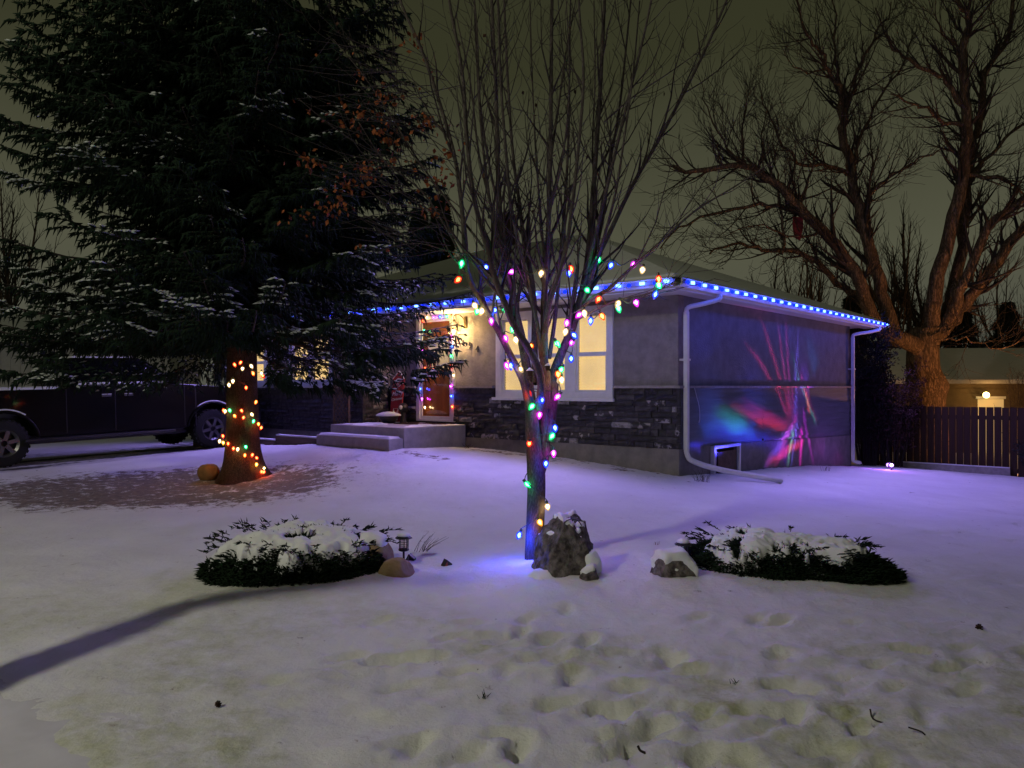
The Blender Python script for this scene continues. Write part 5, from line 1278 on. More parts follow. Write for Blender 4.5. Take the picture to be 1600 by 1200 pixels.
snowslab('roof_snow', 1.16, 2.40, -.72, .72, 1.90, 1.90, .04, 3); snowslab('hood_snow', 3.25, 4.68, -.88, .88, 1.345, 1.22, .03, 4); snowslab('bed_snow', -1.16, 1.0, -.97, .97, 1.33, 1.33, .055, 5); snowslab('cowl_snow', 2.95, 3.2, -.8, .8, 1.56, 1.38, .05, 6)
MB().box(3.45, 3.47, -1.0, -.97, .5, 1.3).build('panel_gap', M_black, tk)
for x in (1.0, 1.86, 3.22): MB().box(x, x + .012, -.9935, -.985, .52, 1.33).build('door_gap', M_black, tk)
for x in (1.62, 2.98 - .95): MB().box(x, x + .17, -1.02, -.99, 1.16, 1.20).build('door_handle', M_rim, tk, bevel=.008); MB().box(x, x + .17, -1.02, -.99, 1.201, 1.212).build('handle_snow', M_snow, tk)
MB().box(2.86, 3.02, -1.22, -.98, 1.38, 1.60).build('mirror', M_truck, tk, bevel=.03); MB().box(.3, 3.0, -1.06, -.985, .40, .46).build('running_board', M_black, tk, bevel=.01)
for cx_ in (0, 3.83):
    for s in (-1, 1): MB().tube([(cx_ + .55 * math.cos(t), s * .99, .41 + .55 * math.sin(t)) for t in np.linspace(.15, math.pi - .15, 16)], .028, 6).build('wheel_flare', M_truck, tk, smooth=True)
    MB().tube([(cx_ + .575 * math.cos(t), -1.0, .42 + .575 * math.sin(t)) for t in np.linspace(.95, math.pi - .95, 12)], .014, 5).build('flare_snow', M_snow, tk, smooth=True)
MB().box(4.9, 5.0, -.93, .93, .52, .72).build('front_bumper', M_rim, tk, bevel=.03); MB().box(-1.32, -1.22, -.93, .93, .52, .72).build('rear_bumper', M_rim, tk, bevel=.03)
MB().box(4.93, 4.965, -.62, .62, .78, 1.08).build('grille', M_black, tk); 
for s in (-1, 1): MB().box(4.86, 4.955, s * .80 - .14, s * .80 + .14, .82, 1.08).build('headlight', M_glassdark, tk, bevel=.01); MB().box(-1.255, -1.235, s * .88 - .07, s * .88 + .07, .9, 1.25).build('tail_light', mat('tail_lens', (.15, .01, .01), .3), tk)
MB().box(-1.0, 4.8, -.7, .7, .34, .5).build('chassis', M_black, tk)
def wheel(x, s):
    w = empty('wheel', (x, s * .86, .41)); w.parent = tk
    mx = Matrix.Rotation(R(90), 4, 'X'); prof = [(.24, -.13), (.36, -.135), (.395, -.11), (.41, -.06), (.41, .06), (.395, .11), (.36, .135), (.24, .13)]
    MB().lathe(prof, 32, mx, False).build('tyre', M_tyre, w, smooth=True)
    lug = MB()
    for k in range(28):
        t = k * 2 * math.pi / 28; 
        for y in (-.07, .07): lug.bar((.405 * math.cos(t), y - .04, .405 * math.sin(t)), (.405 * math.cos(t + .05), y + .04, .405 * math.sin(t + .05)), .045, .022, (math.cos(t), 0, math.sin(t)))
    lug.build('tread', M_tyre, w)
    rim = MB().lathe([(.245, -.13), (.255, -.145), (.235, -.13), (.21, -.09), (.20, .1), (.24, .13)], 28, mx, False); y0 = s * .115
    for k in range(6):
        t = k * math.pi / 3 + .2; rim.bar((.05 * math.cos(t), y0, .05 * math.sin(t)), (.225 * math.cos(t), y0 * .97, .225 * math.sin(t)), .065, .03, (0, 1, 0))
    rim.lathe([(.07, y0 - .02), (.07, y0 + .02), (.04, y0 + s * .03)], 14, mx); rim.build('rim', M_rim, w)
    MB().lathe([(.20, -.04), (.20, .02)], 20, mx).build('brake_disc', M_black, w)
for x in (0, 3.83):
    for s in (-1, 1): wheel(x, s)

# ================================================================== FENCE
fr = -R(40.5); fence = empty('board_fence', (8.75, 19.53, 0), fr); tag(fence, 'dark vertical board fence running right from behind the house corner', 'fence')
fd = Vector((math.cos(fr), math.sin(fr), 0)); rr = random.Random(31)
fbm_ = []
for k in range(46):
    s = k * .152; q = Vector((8.75, 19.53, 0)) + fd * s; gg = gz(q.x, q.y); w = .139 + rr.uniform(-.003, .003)
    if k < 8: 
        me = MB().box(0, w, -.011, .011, 0, 1).mesh('board'); fbm_.append(me)
    link('board', fbm_[k % 8], M_wood_dark, fence, (s, rr.uniform(-.003, .003), gg - .02), (rr.gauss(0, .004), 0, rr.gauss(0, .01)), (1, 1, 1.58 + (.0) + rr.uniform(-.008, .008) + (-1.16 - (gg - 1.6) - .44) * 0 + (1.165 - gg - 1.58)))
for zz in (.28, .98): MB().box(0, 7.0, .013, .05, zz - .6 if zz < .5 else zz - .12, zz - .51 if zz < .5 else zz - .03).build('rail', M_wood_dark, fence)
for k in range(4): s = k * 2.3; q = Vector((8.75, 19.53, 0)) + fd * s; MB().box(s, s + .09, .05, .14, gz(q.x, q.y) - .2, 1.12).build('post', M_wood_dark, fence)
kb = empty('kick_board', (9.45, 18.80, 0), fr); tag(kb, 'pale snow-topped plank lying along the foot of the fence', 'plank')
q = gz(10.0, 18.3); MB().box(0, 2.2, -.02, .02, q - .05, q + .13).build('plank', mat('pale_timber', (.30, .28, .27), .85, var=.2), kb); MB().box(0, 2.2, -.025, .03, q + .131, q + .155).build('snow', M_snow, kb, bevel=.01)

# ================================================================== HEDGE and shrubs by the fence
def twiggy(name, label, c, a, b, H, n, seed, m, cat='shrub', group=None, leafy=0, leafm=None, z0=None):
    rr = random.Random(seed); g0 = gz(*c) if z0 is None else z0; root = empty(name, (c[0], c[1], g0)); tag(root, label, cat, group); stems = []
    for k in range(n):
        t = rr.uniform(0, 6.283); r0 = rr.random() ** .5; x0, y0 = math.cos(t) * a * .35 * r0, math.sin(t) * b * .35 * r0; hh = H * rr.uniform(.6, 1.05)
        pts = [Vector((x0, y0, -.05)), Vector((x0 * 1.8 + rr.gauss(0, .05), y0 * 1.8, hh * .4)), Vector((math.cos(t) * a * r0 * .8 + rr.gauss(0, .08), math.sin(t) * b * r0 * .8 + rr.gauss(0, .08), hh * .75)), Vector((math.cos(t) * a * r0 + rr.gauss(0, .1), math.sin(t) * b * r0 + rr.gauss(0, .1), hh))]
        stems.append((catmull(pts, 2), [.014, .012, .010, .008, .006, .004, .003]))
    tb = [(c_, r_, 4) for c_, r_ in stems]; tips = []
    tb += grow_twigs(stems, rr, 2, (.16, .12), ((.2, .5), (.1, .25)), ((.4, 1.0), (.4, 1.0)), (.10, .05), .0022, 3, .3, .15, tips=tips)
    link('branches', tubes_mesh(name, tb), m, root)['kind'] = 'stuff'
    if leafy:
        pts = [q[-1] for q in tips for _ in range(leafy)]; g = np.random.default_rng(seed); p = np.array([list(q) for q in pts]) + g.normal(0, .05, (len(pts), 3))
        link('foliage', spindles('foliage', p, g.normal(0, 1, p.shape) + np.array([0, 0, .6]), g.uniform(.05, .12, len(p)), g.uniform(.012, .022, len(p))), leafm, root)['kind'] = 'stuff'
    return root
M_ever = mat('evergreen_dark', (.018, .022, .016), .9, var=.4, vscale=3)
M_wine = mat('wine_foliage', (.05, .020, .022), .9, var=.4, vscale=5)
twiggy('evergreen_shrub', 'tall dark evergreen growing between the house corner and the fence', (8.55, 18.75), .55, .5, 3.3, 34, 2, M_twig, 'shrub', None, 5, M_ever)
twiggy('evergreen_shrub', 'shorter reddish-brown bush in front of the left end of the fence', (9.05, 18.55), .55, .45, 2.2, 26, 3, M_twig, 'shrub', None, 4, M_wine)
twiggy('shrub', 'low dark bush dusted with snow at the right end of the fence', (11.35, 16.75), .4, .35, .75, 20, 4, M_twig, 'shrub', None, 3, M_ever)
for k, (x, y, h_, lab) in enumerate(((14.6, 22.5, 2.9, 'thin bare sapling behind the fence, left of the neighbour\'s right wall light'), (15.6, 23.5, 3.3, 'thin bare sapling behind the fence near the right edge, taller one'), (15.9, 22.0, 2.6, 'bare many-stemmed bush behind the fence at the right edge'))):
    twiggy('sapling', lab, (x, y), .6, .5, h_, 9, 40 + k, M_twig, 'tree', 'bare saplings behind the fence')

# ================================================================== PROJECTOR and its light on the wall
PT, PD = 6.55, 1.28                     # place along the side wall, distance off it
pw_ = HL(PD, PT); pz = gz(pw_.x, pw_.y)
pj = empty('light_projector', (pw_.x, pw_.y, pz), HR); tag(pj, 'small glowing light projector staked in the snow near the fence', 'projector')
MB().bar((0, 0, -.05), (0, 0, .06), .015).build('stake', M_black, pj)
hd = MB().lathe([(.045, -.05), (.06, -.04), (.06, .04), (.05, .05)], 14, Matrix.Translation((0, 0, .10)) @ Matrix.Rotation(R(-80), 4, 'Y')).build('head', M_black, pj, smooth=True)
icos('lens', .034, emis('projector_lens', (.42, .22, 1.0), 14, False), pj, (.02, -.058, .115), 3); icos('front_lens', .04, emis('projector_front', (.5, .25, 1.0), 4, False), pj, (-.055, 0, .11), 2)
l = lamp('projector_spill', pj, (-.03, -.14, .16), 15.0, (.42, .10, 1.0), .03)
sp = bpy.data.lights.new('projector_beam', 'SPOT'); sp.energy = E_PROJ; sp.spot_size = R(172); sp.spot_blend = .1; sp.shadow_soft_size = .0; sp.use_nodes = True
so_ = bpy.data.objects.new('projector_beam', sp); COL.objects.link(so_); so_.parent = pj; so_.location = (-.10, 0, .12)
# aim straight at the wall: local -Z -> house -X, local Y up, so local X runs along the wall
so_.rotation_euler = Matrix(((0, 0, 1), (1, 0, 0), (0, 1, 0))).to_euler()
nt = sp.node_tree; nt.nodes.clear(); L = nt.links.new
def N(t, **k):
    n = nt.nodes.new(t)
    for a, b in k.items(): setattr(n, a, b)
    return n
def M2(op, a, b=None, c=None, clamp=False):
    n = N('ShaderNodeMath', operation=op); n.use_clamp = clamp
    for i, s in enumerate((a, b, c)):
        if s is None: continue
        if isinstance(s, (int, float)): n.inputs[i].default_value = s
        else: L(s, n.inputs[i])
    return n.outputs[0]
tcn = N('ShaderNodeTexCoord'); sx = N('ShaderNodeSeparateXYZ'); L(tcn.outputs['Normal'], sx.inputs[0])
dist = PD - .10
az = M2('ABSOLUTE', sx.outputs['Z']); az = M2('MAXIMUM', az, .02)
wy = M2('ADD', M2('MULTIPLY', M2('DIVIDE', sx.outputs['X'], az), dist), PT)          # along the wall
wz = M2('ADD', M2('MULTIPLY', M2('DIVIDE', sx.outputs['Y'], az), dist), pz + .12)     # height
cosn = M2('POWER', az, -3.0)                                                        # even out the slant fall-off
def ray(y0, z0, y1, z1, w, col, st, bend=0.0):
    """a soft streak from one wall point to another"""
    dy, dz = y1 - y0, z1 - z0; LL = math.hypot(dy, dz); ty, tz = dy / LL, dz / LL
    a = M2('SUBTRACT', wy, y0); b = M2('SUBTRACT', wz, z0)
    u = M2('DIVIDE', M2('ADD', M2('MULTIPLY', a, ty), M2('MULTIPLY', b, tz)), LL)
    v = M2('SUBTRACT', M2('MULTIPLY', b, ty), M2('MULTIPLY', a, tz))
    v = M2('ADD', v, M2('MULTIPLY', M2('MULTIPLY', u, M2('SUBTRACT', 1.0, u)), bend * 4))
    v = M2('ADD', v, M2('MULTIPLY', M2('SUBTRACT', nz2, .5), w * 2.2 + .10))
    gsn = M2('EXPONENT', M2('MULTIPLY', M2('POWER', M2('DIVIDE', v, w * 1.15 + .012), 2.0), -1.0))
    env = M2('MULTIPLY', M2('SMOOTH_MIN', M2('MULTIPLY', M2('ADD', u, .12), 6, clamp=True), 1.0, 0.01), M2('MULTIPLY', M2('SUBTRACT', 1.12, u), 1.7, clamp=True), clamp=True)
    s = M2('MULTIPLY', M2('MULTIPLY', gsn, env), st)
    cb = N('ShaderNodeVectorMath', operation='SCALE'); cb.inputs[0].default_value = col; L(s, cb.inputs['Scale']); return cb.outputs[0]
cmb = N('ShaderNodeCombineXYZ'); L(wy, cmb.inputs[0]); L(wz, cmb.inputs[1])
nzn = N('ShaderNodeTexNoise'); nzn.inputs['Scale'].default_value = 1.6; nzn.inputs['Detail'].default_value = 5; L(cmb.outputs[0], nzn.inputs['Vector']); nz2 = nzn.outputs[0]
def wall(px, py):
    r_ = (px - 800) / FPX; c, s = math.cos(HR), math.sin(HR); t = (r_ * CY - CX) / (-s - r_ * c); w = HL(0, t); return t, (605 - py) / FPX * w.y + ZC
RAYS = [  # from px,py to px,py, half width, colour, strength
 (1248, 690, 1196, 722, .05, (1, .03, .10), 1.0, .0), (1236, 665, 1192, 726, .06, (.25, .10, 1), .8, .02), (1240, 650, 1208, 724, .05, (.9, .05, .5), .7, .03),
 (1236, 670, 1226, 726, .035, (.3, .75, .7), .9, 0), (1242, 660, 1232, 727, .03, (.2, .15, 1), 1.1, 0), (1250, 670, 1246, 727, .045, (1, .02, .7), 1.5, 0), (1253, 640, 1268, 722, .035, (.75, .02, .9), .8, .04),
 (1222, 667, 1142, 632, .05, (1, .03, .08), .5, -.05), (1225, 660, 1160, 625, .06, (.8, .02, .25), .45, -.05), (1226, 645, 1168, 540, .05, (.5, .02, .12), .30, .12), (1230, 640, 1190, 500, .05, (.55, .02, .12), .32, .06),
 (1232, 640, 1215, 500, .05, (.45, .03, .2), .32, .02), (1236, 640, 1228, 500, .05, (.5, .03, .3), .30, 0), (1240, 640, 1248, 520, .06, (.2, .12, .9), .30, 0),
 (1270, 655, 1240, 560, .04, (.05, .5, .35), .30, -.05), (1262, 640, 1252, 588, .04, (1, .05, .05), .55, 0), (1272, 655, 1258, 600, .04, (.75, .03, .2), .4, -.03), (1262, 600, 1240, 595, .22, (.22, .05, .9), .50, 0),
 (1275, 575, 1262, 525, .16, (.02, .18, .6), .42, -.05), (1250, 560, 1200, 470, .18, (.03, .04, .45), .22, 0), (1245, 690, 1240, 610, .16, (.30, .03, .7), .40, 0),
 (1160, 662, 1110, 640, .10, (.01, .45, .38), .34, .03), (1170, 672, 1095, 662, .10, (.03, .14, 1), .45, .02), (1150, 668, 1120, 655, .06, (.08, .6, .8), .22, 0), (1190, 684, 1100, 676, .10, (.02, .03, .9), .45, 0),
 (1170, 650, 1180, 560, .40, (.012, .025, .40), .38, 0), (1100, 560, 1090, 500, .40, (.012, .02, .35), .26, 0), (1110, 700, 1069, 697, .05, (.05, .04, 1), .7, 0), (1115, 640, 1085, 600, .35, (.015, .05, .45), .28, 0), (1225, 705, 1190, 690, .12, (.1, .02, .9), .55, 0), (1285, 700, 1265, 690, .2, (.25, .02, .35), .35, 0),
 (1200, 480, 1130, 470, .15, (.25, .03, .2), .16, 0),
]
RAYS = [(a, b, c, d, w * (.75 if d < 565 and w < .1 else 1), col, st * (2.7 if d < 600 and w < .1 else .80), bd2) for a, b, c, d, w, col, st, bd2 in RAYS]
acc = None
for x0_, y0_, x1_, y1_, w, col, stg, bend in RAYS:
    a_ = wall(x0_, y0_); b_ = wall(x1_, y1_); o_ = ray(a_[0], a_[1], b_[0], b_[1], w, col, stg, bend)
    if acc is None: acc = o_
    else:
        ad = N('ShaderNodeVectorMath', operation='ADD'); L(acc, ad.inputs[0]); L(o_, ad.inputs[1]); acc = ad.outputs[0]
mt2 = N('ShaderNodeVectorMath', operation='SCALE'); L(acc, mt2.inputs[0]); L(M2('MINIMUM', cosn, 220.0), mt2.inputs['Scale'])
em = N('ShaderNodeEmission'); em.inputs['Strength'].default_value = 1.0; L(mt2.outputs[0], em.inputs[0]); lo = N('ShaderNodeOutputLight'); L(em.outputs[0], lo.inputs[0])
# violet streak the projector's edge throws over the snow towards the house
sk_ = lamp('projector_graze', pj, (-.08, .02, .13), 14, (1.0, .05, .75), .01, 'SPOT'); sk_.data.spot_size = R(34); sk_.data.spot_blend = .8
dirv = Vector((-1.0, .55, -.10)); sk_.rotation_euler = dirv.to_track_quat('-Z', 'Y').to_euler()

# ================================================================== BIG BARE TREE behind the fence
D = 23.0
elm = empty('big_bare_tree', (P(1447, 632, D).x, D, gz(12.2, D))); tag(elm, 'massive old bare tree with lamplit orange trunk behind the fence', 'tree'); eo = Vector(elm.location)
sh2 = lambda L: [([q - eo for q in c], r, n) for c, r, n in L]
def wob(c, rr, a): return [p + Vector((rr.gauss(0, a), rr.gauss(0, a), rr.gauss(0, a))) for p in c]
tr_pts = catmull([P(1452, 745, D), P(1451, 690, D), P(1450, 640, D), P(1449, 605, D), P(1442, 570, D), P(1443, 535, D), P(1450, 512, D)], 6); tn = len(tr_pts)
n_ = 26; vv = []; ff = []
for i, q in enumerate(tr_pts):
    t = i / (tn - 1); r0 = .56 - .16 * math.sin(t * 1.9) + .05 * t + .12 * math.exp(-((t - .52) / .07) ** 2)
    for k in range(n_):
        a = 2 * math.pi * k / n_; b = r0 * (1 + .05 * mnoise.noise(Vector((math.cos(a) * 3, math.sin(a) * 3, t * 9)))) + .025 * mnoise.noise(Vector((math.cos(a) * 12, math.sin(a) * 12, t * 14)))
        vv.append((q.x + b * math.cos(a) - eo.x, q.y + b * math.sin(a) - eo.y, q.z - eo.z))
for i in range(tn - 1):
    for k in range(n_): ff.append((i * n_ + k, i * n_ + (k + 1) % n_, (i + 1) * n_ + (k + 1) % n_, (i + 1) * n_ + k))
ff.append(tuple((tn - 1) * n_ + k for k in range(n_)))
me = bpy.data.meshes.new('elm_trunk'); me.from_pydata(vv, [], ff); me.polygons.foreach_set('use_smooth', [True] * len(me.polygons)); link('trunk', me, M_elm, elm)
RS = .86
EL = [
 ([(1440, 548), (1420, 535), (1397, 524), (1372, 508), (1349, 462), (1326, 405), (1285, 360), (1247, 322), (1210, 285), (1161, 259), (1094, 266), (1050, 262)], 22.9, 20.5, .30, .05),
 ([(1395, 522), (1385, 480), (1372, 430), (1352, 360), (1334, 285), (1319, 210), (1317, 172)], 22.9, 23.5, .24, .12),
 ([(1318, 180), (1312, 140), (1300, 112), (1280, 80), (1262, 50), (1245, 0), (1230, -60)], 23.5, 22.5, .10, .02), ([(1318, 180), (1330, 148), (1345, 97), (1375, 49), (1395, 0)], 23.5, 24.5, .09, .02),
 ([(1318, 190), (1310, 120), (1305, 60), (1300, -20)], 23.5, 24.5, .08, .02),
 ([(1455, 525), (1458, 480), (1468, 430), (1491, 337), (1510, 240), (1508, 150), (1506, 75), (1517, 37), (1500, 0), (1495, -60)], 22.8, 22.0, .28, .05),
 ([(1458, 530), (1478, 490), (1490, 450), (1506, 356), (1514, 262), (1532, 187), (1540, 112), (1577, 56), (1590, -40)], 23.1, 24.5, .25, .05),
 ([(1462, 525), (1485, 492), (1505, 440), (1544, 356), (1600, 311), (1660, 270)], 22.8, 21.5, .22, .08), ([(1460, 530), (1490, 497), (1529, 446), (1600, 356), (1680, 280)], 22.9, 22.0, .26, .12),
 ([(1372, 510), (1345, 470), (1307, 440), (1262, 401), (1210, 390), (1157, 382), (1110, 392)], 22.8, 21.5, .15, .03),
 ([(1262, 335), (1240, 326), (1200, 322), (1150, 326), (1075, 349), (1030, 385)], 22.0, 21.0, .10, .02),
 ([(1326, 270), (1292, 259), (1247, 251), (1210, 199), (1190, 140)], 23.3, 22.2, .09, .02), ([(1345, 330), (1375, 289), (1416, 262), (1465, 236)], 23.2, 22.6, .08, .02),
 ([(1506, 195), (1470, 185), (1431, 165), (1394, 146)], 22.4, 21.7, .08, .02), ([(1504, 161), (1480, 130), (1450, 109), (1415, 85), (1390, 60), (1370, 10)], 22.4, 22.8, .10, .02),
 ([(1332, 270), (1345, 220), (1375, 150), (1410, 100), (1430, 50)], 23.2, 24.0, .07, .02), ([(1350, 330), (1365, 260), (1362, 200)], 23.2, 23.6, .05, .015),
 ([(1515, 280), (1560, 230), (1600, 190), (1650, 150)], 23.5, 24.2, .08, .02), ([(1510, 275), (1570, 280), (1600, 305)], 22.6, 22.0, .08, .03),
 ([(1220, 395), (1222, 340), (1215, 270), (1210, 210)], 21.8, 21.8, .06, .012), ([(1247, 322), (1270, 260), (1280, 200)], 21.8, 22.4, .06, .012),
 ([(1165, 262), (1160, 210), (1170, 130)], 20.9, 21.2, .06, .010), ([(1175, 268), (1140, 230), (1110, 180), (1095, 120)], 20.9, 20.6, .05, .010), ([(1210, 285), (1190, 230), (1200, 150)], 21.2, 21.6, .05, .010),
 ([(1300, 112), (1250, 110), (1220, 70)], 23.2, 22.8, .04, .01), ([(1502, 80), (1470, 40), (1460, -10)], 22.3, 22.6, .05, .01), ([(1540, 120), (1560, 60), (1545, 0)], 24, 24.4, .05, .01),
 ([(1462, 530), (1510, 530), (1560, 545), (1600, 532), (1650, 520)], 22.4, 20.8, .035, .012), ([(1285, 360), (1240, 370), (1190, 350), (1130, 370)], 21.9, 21.2, .05, .012),
]
rr = random.Random(52); el = []
for pts, a, b, r0, r1 in EL:
    c, r = px_limb(pts, a, b, r0, r1, 4); c = wob(c, rr, .03 + .015 * (r0 < .12)); el.append((c, r)); link('limb', tubes_mesh('limb', sh2([(c, r, 12 if r0 > .15 else 7)])), M_elm, elm)
par = [(c[len(c) // 3:], r[len(c) // 3:]) if r[0] > .14 else (c, r) for c, r in el]
tw = grow_twigs(par, rr, 3, (.25, .24, .22), ((.7, 2.2), (.4, 1.15), (.25, .65)), ((.35, .95), (.35, .85), (.3, .8)), (.15, .12, .10), .0042, 4, .24, .02, sides=3)
print('elm twigs', len(tw))
link('twigs', tubes_mesh('elm_twigs', sh2(tw)), M_twig, elm)['kind'] = 'stuff'
# a scrap of red cloth caught in the tree
q = P(1247, 358, 21.6); cl = MB().add([(q.x - .14, q.y, q.z + .35), (q.x + .12, q.y - .04, q.z + .33), (q.x + .16, q.y + .05, q.z + .05), (q.x + .06, q.y, q.z - .32), (q.x - .08, q.y + .06, q.z - .22), (q.x - .15, q.y, q.z + .06)], [(0, 1, 2, 5), (5, 2, 3, 4)])
o = cl.build('red_cloth', mat('red_cloth', (.16, .02, .025), .9)); s_ = o.modifiers.new('thickness', 'SOLIDIFY'); s_.thickness = .03; tag(o, 'scrap of dull red cloth hanging from a limb of the big bare tree', 'cloth')

# ================================================================== TREES and HOUSES FARTHER OFF
def bare_tree(label, x, y, H, seed, spread=.5, group='bare trees beyond the houses'):
    rr = random.Random(seed); root = empty('bare_tree', (x, y, gz(x, y) - .1)); tag(root, label, 'tree', group)
    limbs = []; c = [Vector((0, 0, 0)), Vector((rr.gauss(0, .1), 0, H * .25)), Vector((rr.gauss(0, .2), 0, H * .5)), Vector((rr.gauss(0, .3), 0, H * .8)), Vector((0, 0, H))]
    limbs.append((catmull(c, 3), list(np.linspace(H * .02, .02, 13))))
    for k in range(12):
        h0 = H * rr.uniform(.12, .6); a = rr.uniform(0, 6.28); L_ = H * rr.uniform(.3, .5) * spread * 1.6; p0 = Vector((0, 0, h0))
        limbs.append((catmull([p0, p0 + Vector((math.cos(a) * L_ * .4, math.sin(a) * L_ * .4, L_ * .6)), p0 + Vector((math.cos(a) * L_ * .6, math.sin(a) * L_ * .6, L_ * 1.5))], 3), list(np.linspace(H * .009, .012, 7))))
    link('trunk', tubes_mesh('bare_trunk', [(c_, r_, 6) for c_, r_ in limbs]), M_elm, root)
    tw = grow_twigs(limbs, rr, 2, (.35, .32), ((.8, 1.8), (.4, .9)), ((.35, .8), (.3, .8)), (.16, .12), .006, 4, .2, .1, sides=3)
    link('twigs', tubes_mesh('bare_twigs', tw), M_twig, root)['kind'] = 'stuff'
for (px, top, d, lab, sd, spd) in ((1412, 318, 38, 'slim bare tree far off, seen between the forks of the big tree', 1, .35), (1395, 372, 36, 'shorter bare tree far off, left of the slim one between the forks', 2, .5), (1440, 372, 40, 'bare tree far off just left of the big tree\'s right fork', 3, .4),
        (1215, 395, 34, 'bare tree far off rising over the right slope of the snowy roof', 4, .5), (1262, 402, 37, 'bare tree far off over the roof, right of its twin', 5, .55), (22, 330, 34, 'bare tree far off beyond the left edge of the spruce', 6, .6), (1560, 420, 40, 'bare tree far off near the right edge behind the big tree', 7, .7)):
    p = P(px, top, d); bare_tree(lab, p.x, d, p.z + .6, sd, spd)
def far_spruce(label, x, y, H, Rr, seed):
    g = np.random.default_rng(seed); root = empty('distant_spruce', (x, y, gz(x, y) - .1)); tag(root, label, 'tree', 'dark spruces beyond the house'); N_ = 9000
    h = g.uniform(.08, 1, N_) ** .8 * H; a = g.uniform(0, 6.283, N_); lay = .75 + .25 * np.sin(h * 7 + a * 1.0); r = Rr * (1 - h / H) * g.uniform(.35, 1.0, N_) ** .5 * lay + .05
    b = np.stack([r * np.cos(a), r * np.sin(a), h - .25 * r], 1); d = np.stack([np.cos(a), np.sin(a), -.25 + g.normal(0, .25, N_)], 1)
    link('crown', spindles('far_crown', b, d, g.uniform(.2, .4, N_), g.uniform(.03, .06, N_)), M_needle, root)['kind'] = 'stuff'
    MB().lathe([(.22, 0), (.16, H * .4), (.02, H)], 8).build('trunk', M_twig, root)
for (px, top, d, lab, sd, w) in ((688, 338, 30, 'dark pointed spruce beyond the roof, left of the chimney', 1, 1.5), (655, 352, 33, 'second dark spruce beyond the roof, hidden mostly by the big spruce', 2, 1.6), (1500, 470, 44, 'dark spruce far off behind the neighbour roof', 3, 3.0), (1575, 480, 46, 'dark rounded spruce far off at the right edge', 4, 3.4), (1330, 470, 40, 'dark spruce far off behind the side eave', 6, 3.0)):
    p = P(px, top, d); far_spruce(lab, p.x, d, p.z + 1.0, w, sd)

# neighbour's low house with a lit porch lamp
nbx = empty('neighbour_house', (18.6, 31, 0), -R(3)); tag(nbx, 'neighbour house with snowy roof and a lit lamp over its door beyond the fence', 'house')
zg = gz(18, 31); ze = P(0, 594, 31).z
M_nwall = mat('tan_siding', (.12, .085, .05), .8, var=.1, vscale=5)
MB().box(-3.4, 7, 0, 6, zg - .5, ze).build('wall', M_nwall, nbx)
for k in range(14): MB().box(-3.42, 7, -.022, 0.0, zg + k * .2, zg + k * .2 + .17).build('siding_board', M_nwall, nbx) if zg + k * .2 + .17 < ze else None
rz_ = ze + 1.35
MB().prism([(-.6, ze), (3.0, rz_), (6.6, ze), (6.6, ze - .12), (-.6, ze - .12)], -3.9, 7.4, 'x').build('roof', M_conc, nbx)
MB().add([(-3.95, -.62, ze + .03), (7.4, -.62, ze + .03), (7.4, 3, rz_ + .08), (-3.2, 3, rz_ + .08), (-3.95, -.62, ze - .03), (7.4, -.62, ze - .03)], [(0, 1, 2, 3), (0, 4, 5, 1)]).build('roof_snow', M_snow, nbx)
MB().box(-3.95, 7.4, -.66, -.62, ze - .14, ze + .0).build('fascia', M_white, nbx)
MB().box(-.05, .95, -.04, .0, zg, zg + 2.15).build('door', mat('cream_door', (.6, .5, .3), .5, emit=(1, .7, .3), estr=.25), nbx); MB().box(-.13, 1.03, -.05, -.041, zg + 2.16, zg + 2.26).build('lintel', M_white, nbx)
for x in (-2.0, 3.2): MB().box(x - .05, x + .05, 1.2, 1.3, ze + .5, ze + 1.1).build('roof_vent', M_black, nbx)
MB().box(4.0, 4.12, -.04, 0, zg + .5, zg + 2.2).build('window_strip', emis('far_window', (1, .6, .25), .9, False), nbx)
dpx = P(1535, 617, 30.7)
nl = empty('porch_lamp', (dpx.x, dpx.y - .25, dpx.z)); tag(nl, 'glowing porch lamp above the neighbour\'s door', 'lamp')
icos('globe', .12, emis('globe_lamp', (1, .68, .22), 14, False), nl, (0, 0, 0), 2); MB().box(-.05, .05, .05, .3, .0, .05).build('bracket', M_black, nl)
lamp('lamp_light', nl, (0, -.22, -.02), E_NEIGH, (1.0, .52, .14), .08)
# garage with pale siding at the far left
ga = empty('neighbour_garage', (-21.5, 25.5, 0), R(12)); tag(ga, 'pale neighbour garage with vertical siding behind the truck at the left edge', 'garage')
zg = gz(-18, 25.5); M_pale = mat('pale_siding', (.50, .49, .50), .7, var=.06)
MB().box(0, 9.6, 0, 6, zg - .3, zg + 3.1).build('wall', M_pale, ga)
for k in range(32): MB().box(k * .3 + .02, k * .3 + .05, -.03, 0, zg, zg + 3.05).build('batten', M_pale, ga)
MB().prism([(-.5, zg + 3.1), (3, zg + 4.3), (6.5, zg + 3.1)], -.4, 10, 'x').build('roof', M_conc, ga); MB().add([(-.4, -.55, zg + 3.13), (10, -.55, zg + 3.13), (10, 3, zg + 4.38), (-.4, 3, zg + 4.38)], [(0, 1, 2, 3)]).build('roof_snow', M_snow, ga)
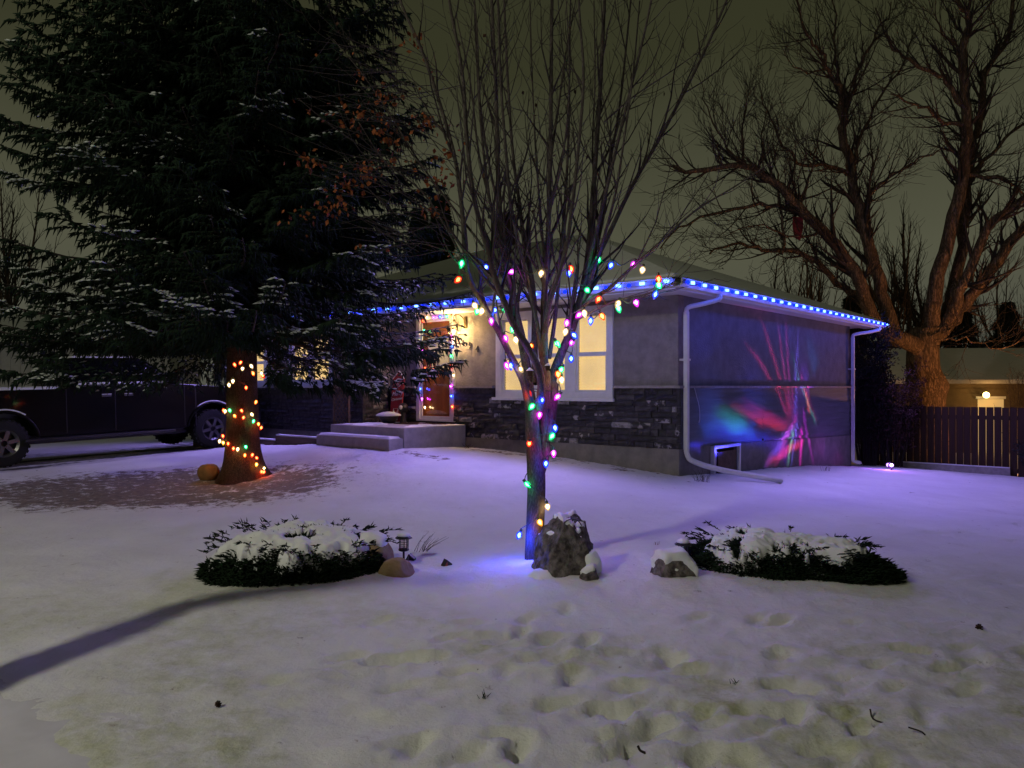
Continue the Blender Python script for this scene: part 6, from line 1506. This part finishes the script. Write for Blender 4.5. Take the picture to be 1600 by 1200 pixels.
# indoor christmas tree behind the small wing window
ct = empty('indoor_tree', HL(-10.4, .25 + WY, 0), HR)
tag(ct, 'small lit Christmas tree glimpsed in the left wing window', 'christmas tree')
g = np.random.default_rng(3); N_ = 900; h = g.uniform(0, 1, N_) * 1.3; a = g.uniform(0, 6.28, N_); r = .30 * (1 - h / 1.35) * g.uniform(.4, 1, N_)
link('branches', spindles('fir', np.stack([r * np.cos(a), r * np.sin(a) * .3, h + 1.55], 1), np.stack([np.cos(a), np.sin(a), -.3 + 0 * a], 1), g.uniform(.05, .1, N_), g.uniform(.006, .012, N_)), M_needle, ct)['kind'] = 'stuff'
# ================================================================== LAMPS
# street lamp behind and left of the camera: lights the near snow and throws the long trunk shadow
sl_ = empty('street_lamp', (-9.5, -3.1, gz(-9.5, -3.1))); tag(sl_, 'tall street lamp by the road, out of view to the left', 'street lamp')
MB().lathe([(.11, 0), (.10, .3), (.07, 7.6), (.06, 8.1)], 12).build('pole', M_rim, sl_, smooth=True); MB().tube([(0, 0, 8.0), (.5, .5, 8.3), (1.1, 1.1, 8.35)], .04, 8).build('arm', M_rim, sl_, smooth=True)
MB().box(.9, 1.5, 1.0, 1.3, 8.32, 8.42).build('head', M_rim, sl_, bevel=.03); MB().box(.95, 1.45, 1.04, 1.26, 8.305, 8.318).build('diffuser', emis('street_diffuser', (1, .92, .6), 10, False), sl_)
lamp('street_light', sl_, (1.2, 1.15, 8.2), E_STREET, (1.0, .95, .74), .30)
# unseen leaning tree, its trunk bent to lay the wanted shadow across the lawn
bt = empty('leaning_tree', (-3.96, 3.2, gz(-3.96, 3.2))); tag(bt, 'leaning bare tree just out of view at the left, shaped for its lawn shadow', 'tree')
L0 = Vector((-8.3, -1.95)); HL0 = 8.2; tp = []; rp = []
for h, sx_, sy_, r_ in ((0, -3.5, 3.0, .20), (.7, -3.1, 3.45, .19), (1.2, -2.84, 4.20, .155), (1.6, -2.5, 4.92, .125), (1.95, -2.15, 5.55, .10), (2.3, -1.6, 5.88, .085), (2.7, -.9, 6.12, .075), (3.1, -.2, 6.2, .05)):
    t_ = L0 + (Vector((sx_, sy_)) - L0) * (1 - h / HL0); tp.append(Vector((t_.x + 3.96, t_.y - 3.2, h - .05))); rp.append(r_)
tp = catmull(tp, 4); rp = [rp[min(i // 4, 7)] * (1 - (i % 4) / 4) + rp[min(i // 4 + 1, 7)] * (i % 4) / 4 for i in range(len(tp))]
link('trunk', tubes_mesh('leaning_trunk', [(tp, rp, 12)]), M_elm, bt)
# low garden lamp behind the fence, right of the frame: lights the old trunk and, over the fence, the end of the side wall
yl = empty('garden_post_lamp', (14.6, 19.2, gz(14.6, 19.2))); tag(yl, 'low orange garden post lamp behind the fence, out of view to the right', 'lamp'); zl_ = .92 - gz(14.6, 19.2)
MB().box(-.03, .03, -.03, .03, 0, zl_ - .08).build('post', M_black, yl); icos('globe', .07, emis('garden_globe', (1, .5, .15), 12, False), yl, (0, 0, zl_), 2)
l = lamp('garden_light', yl, (-.12, .05, zl_), E_YARD, (1.0, .40, .12), .05)
bpy.context.view_layer.update()
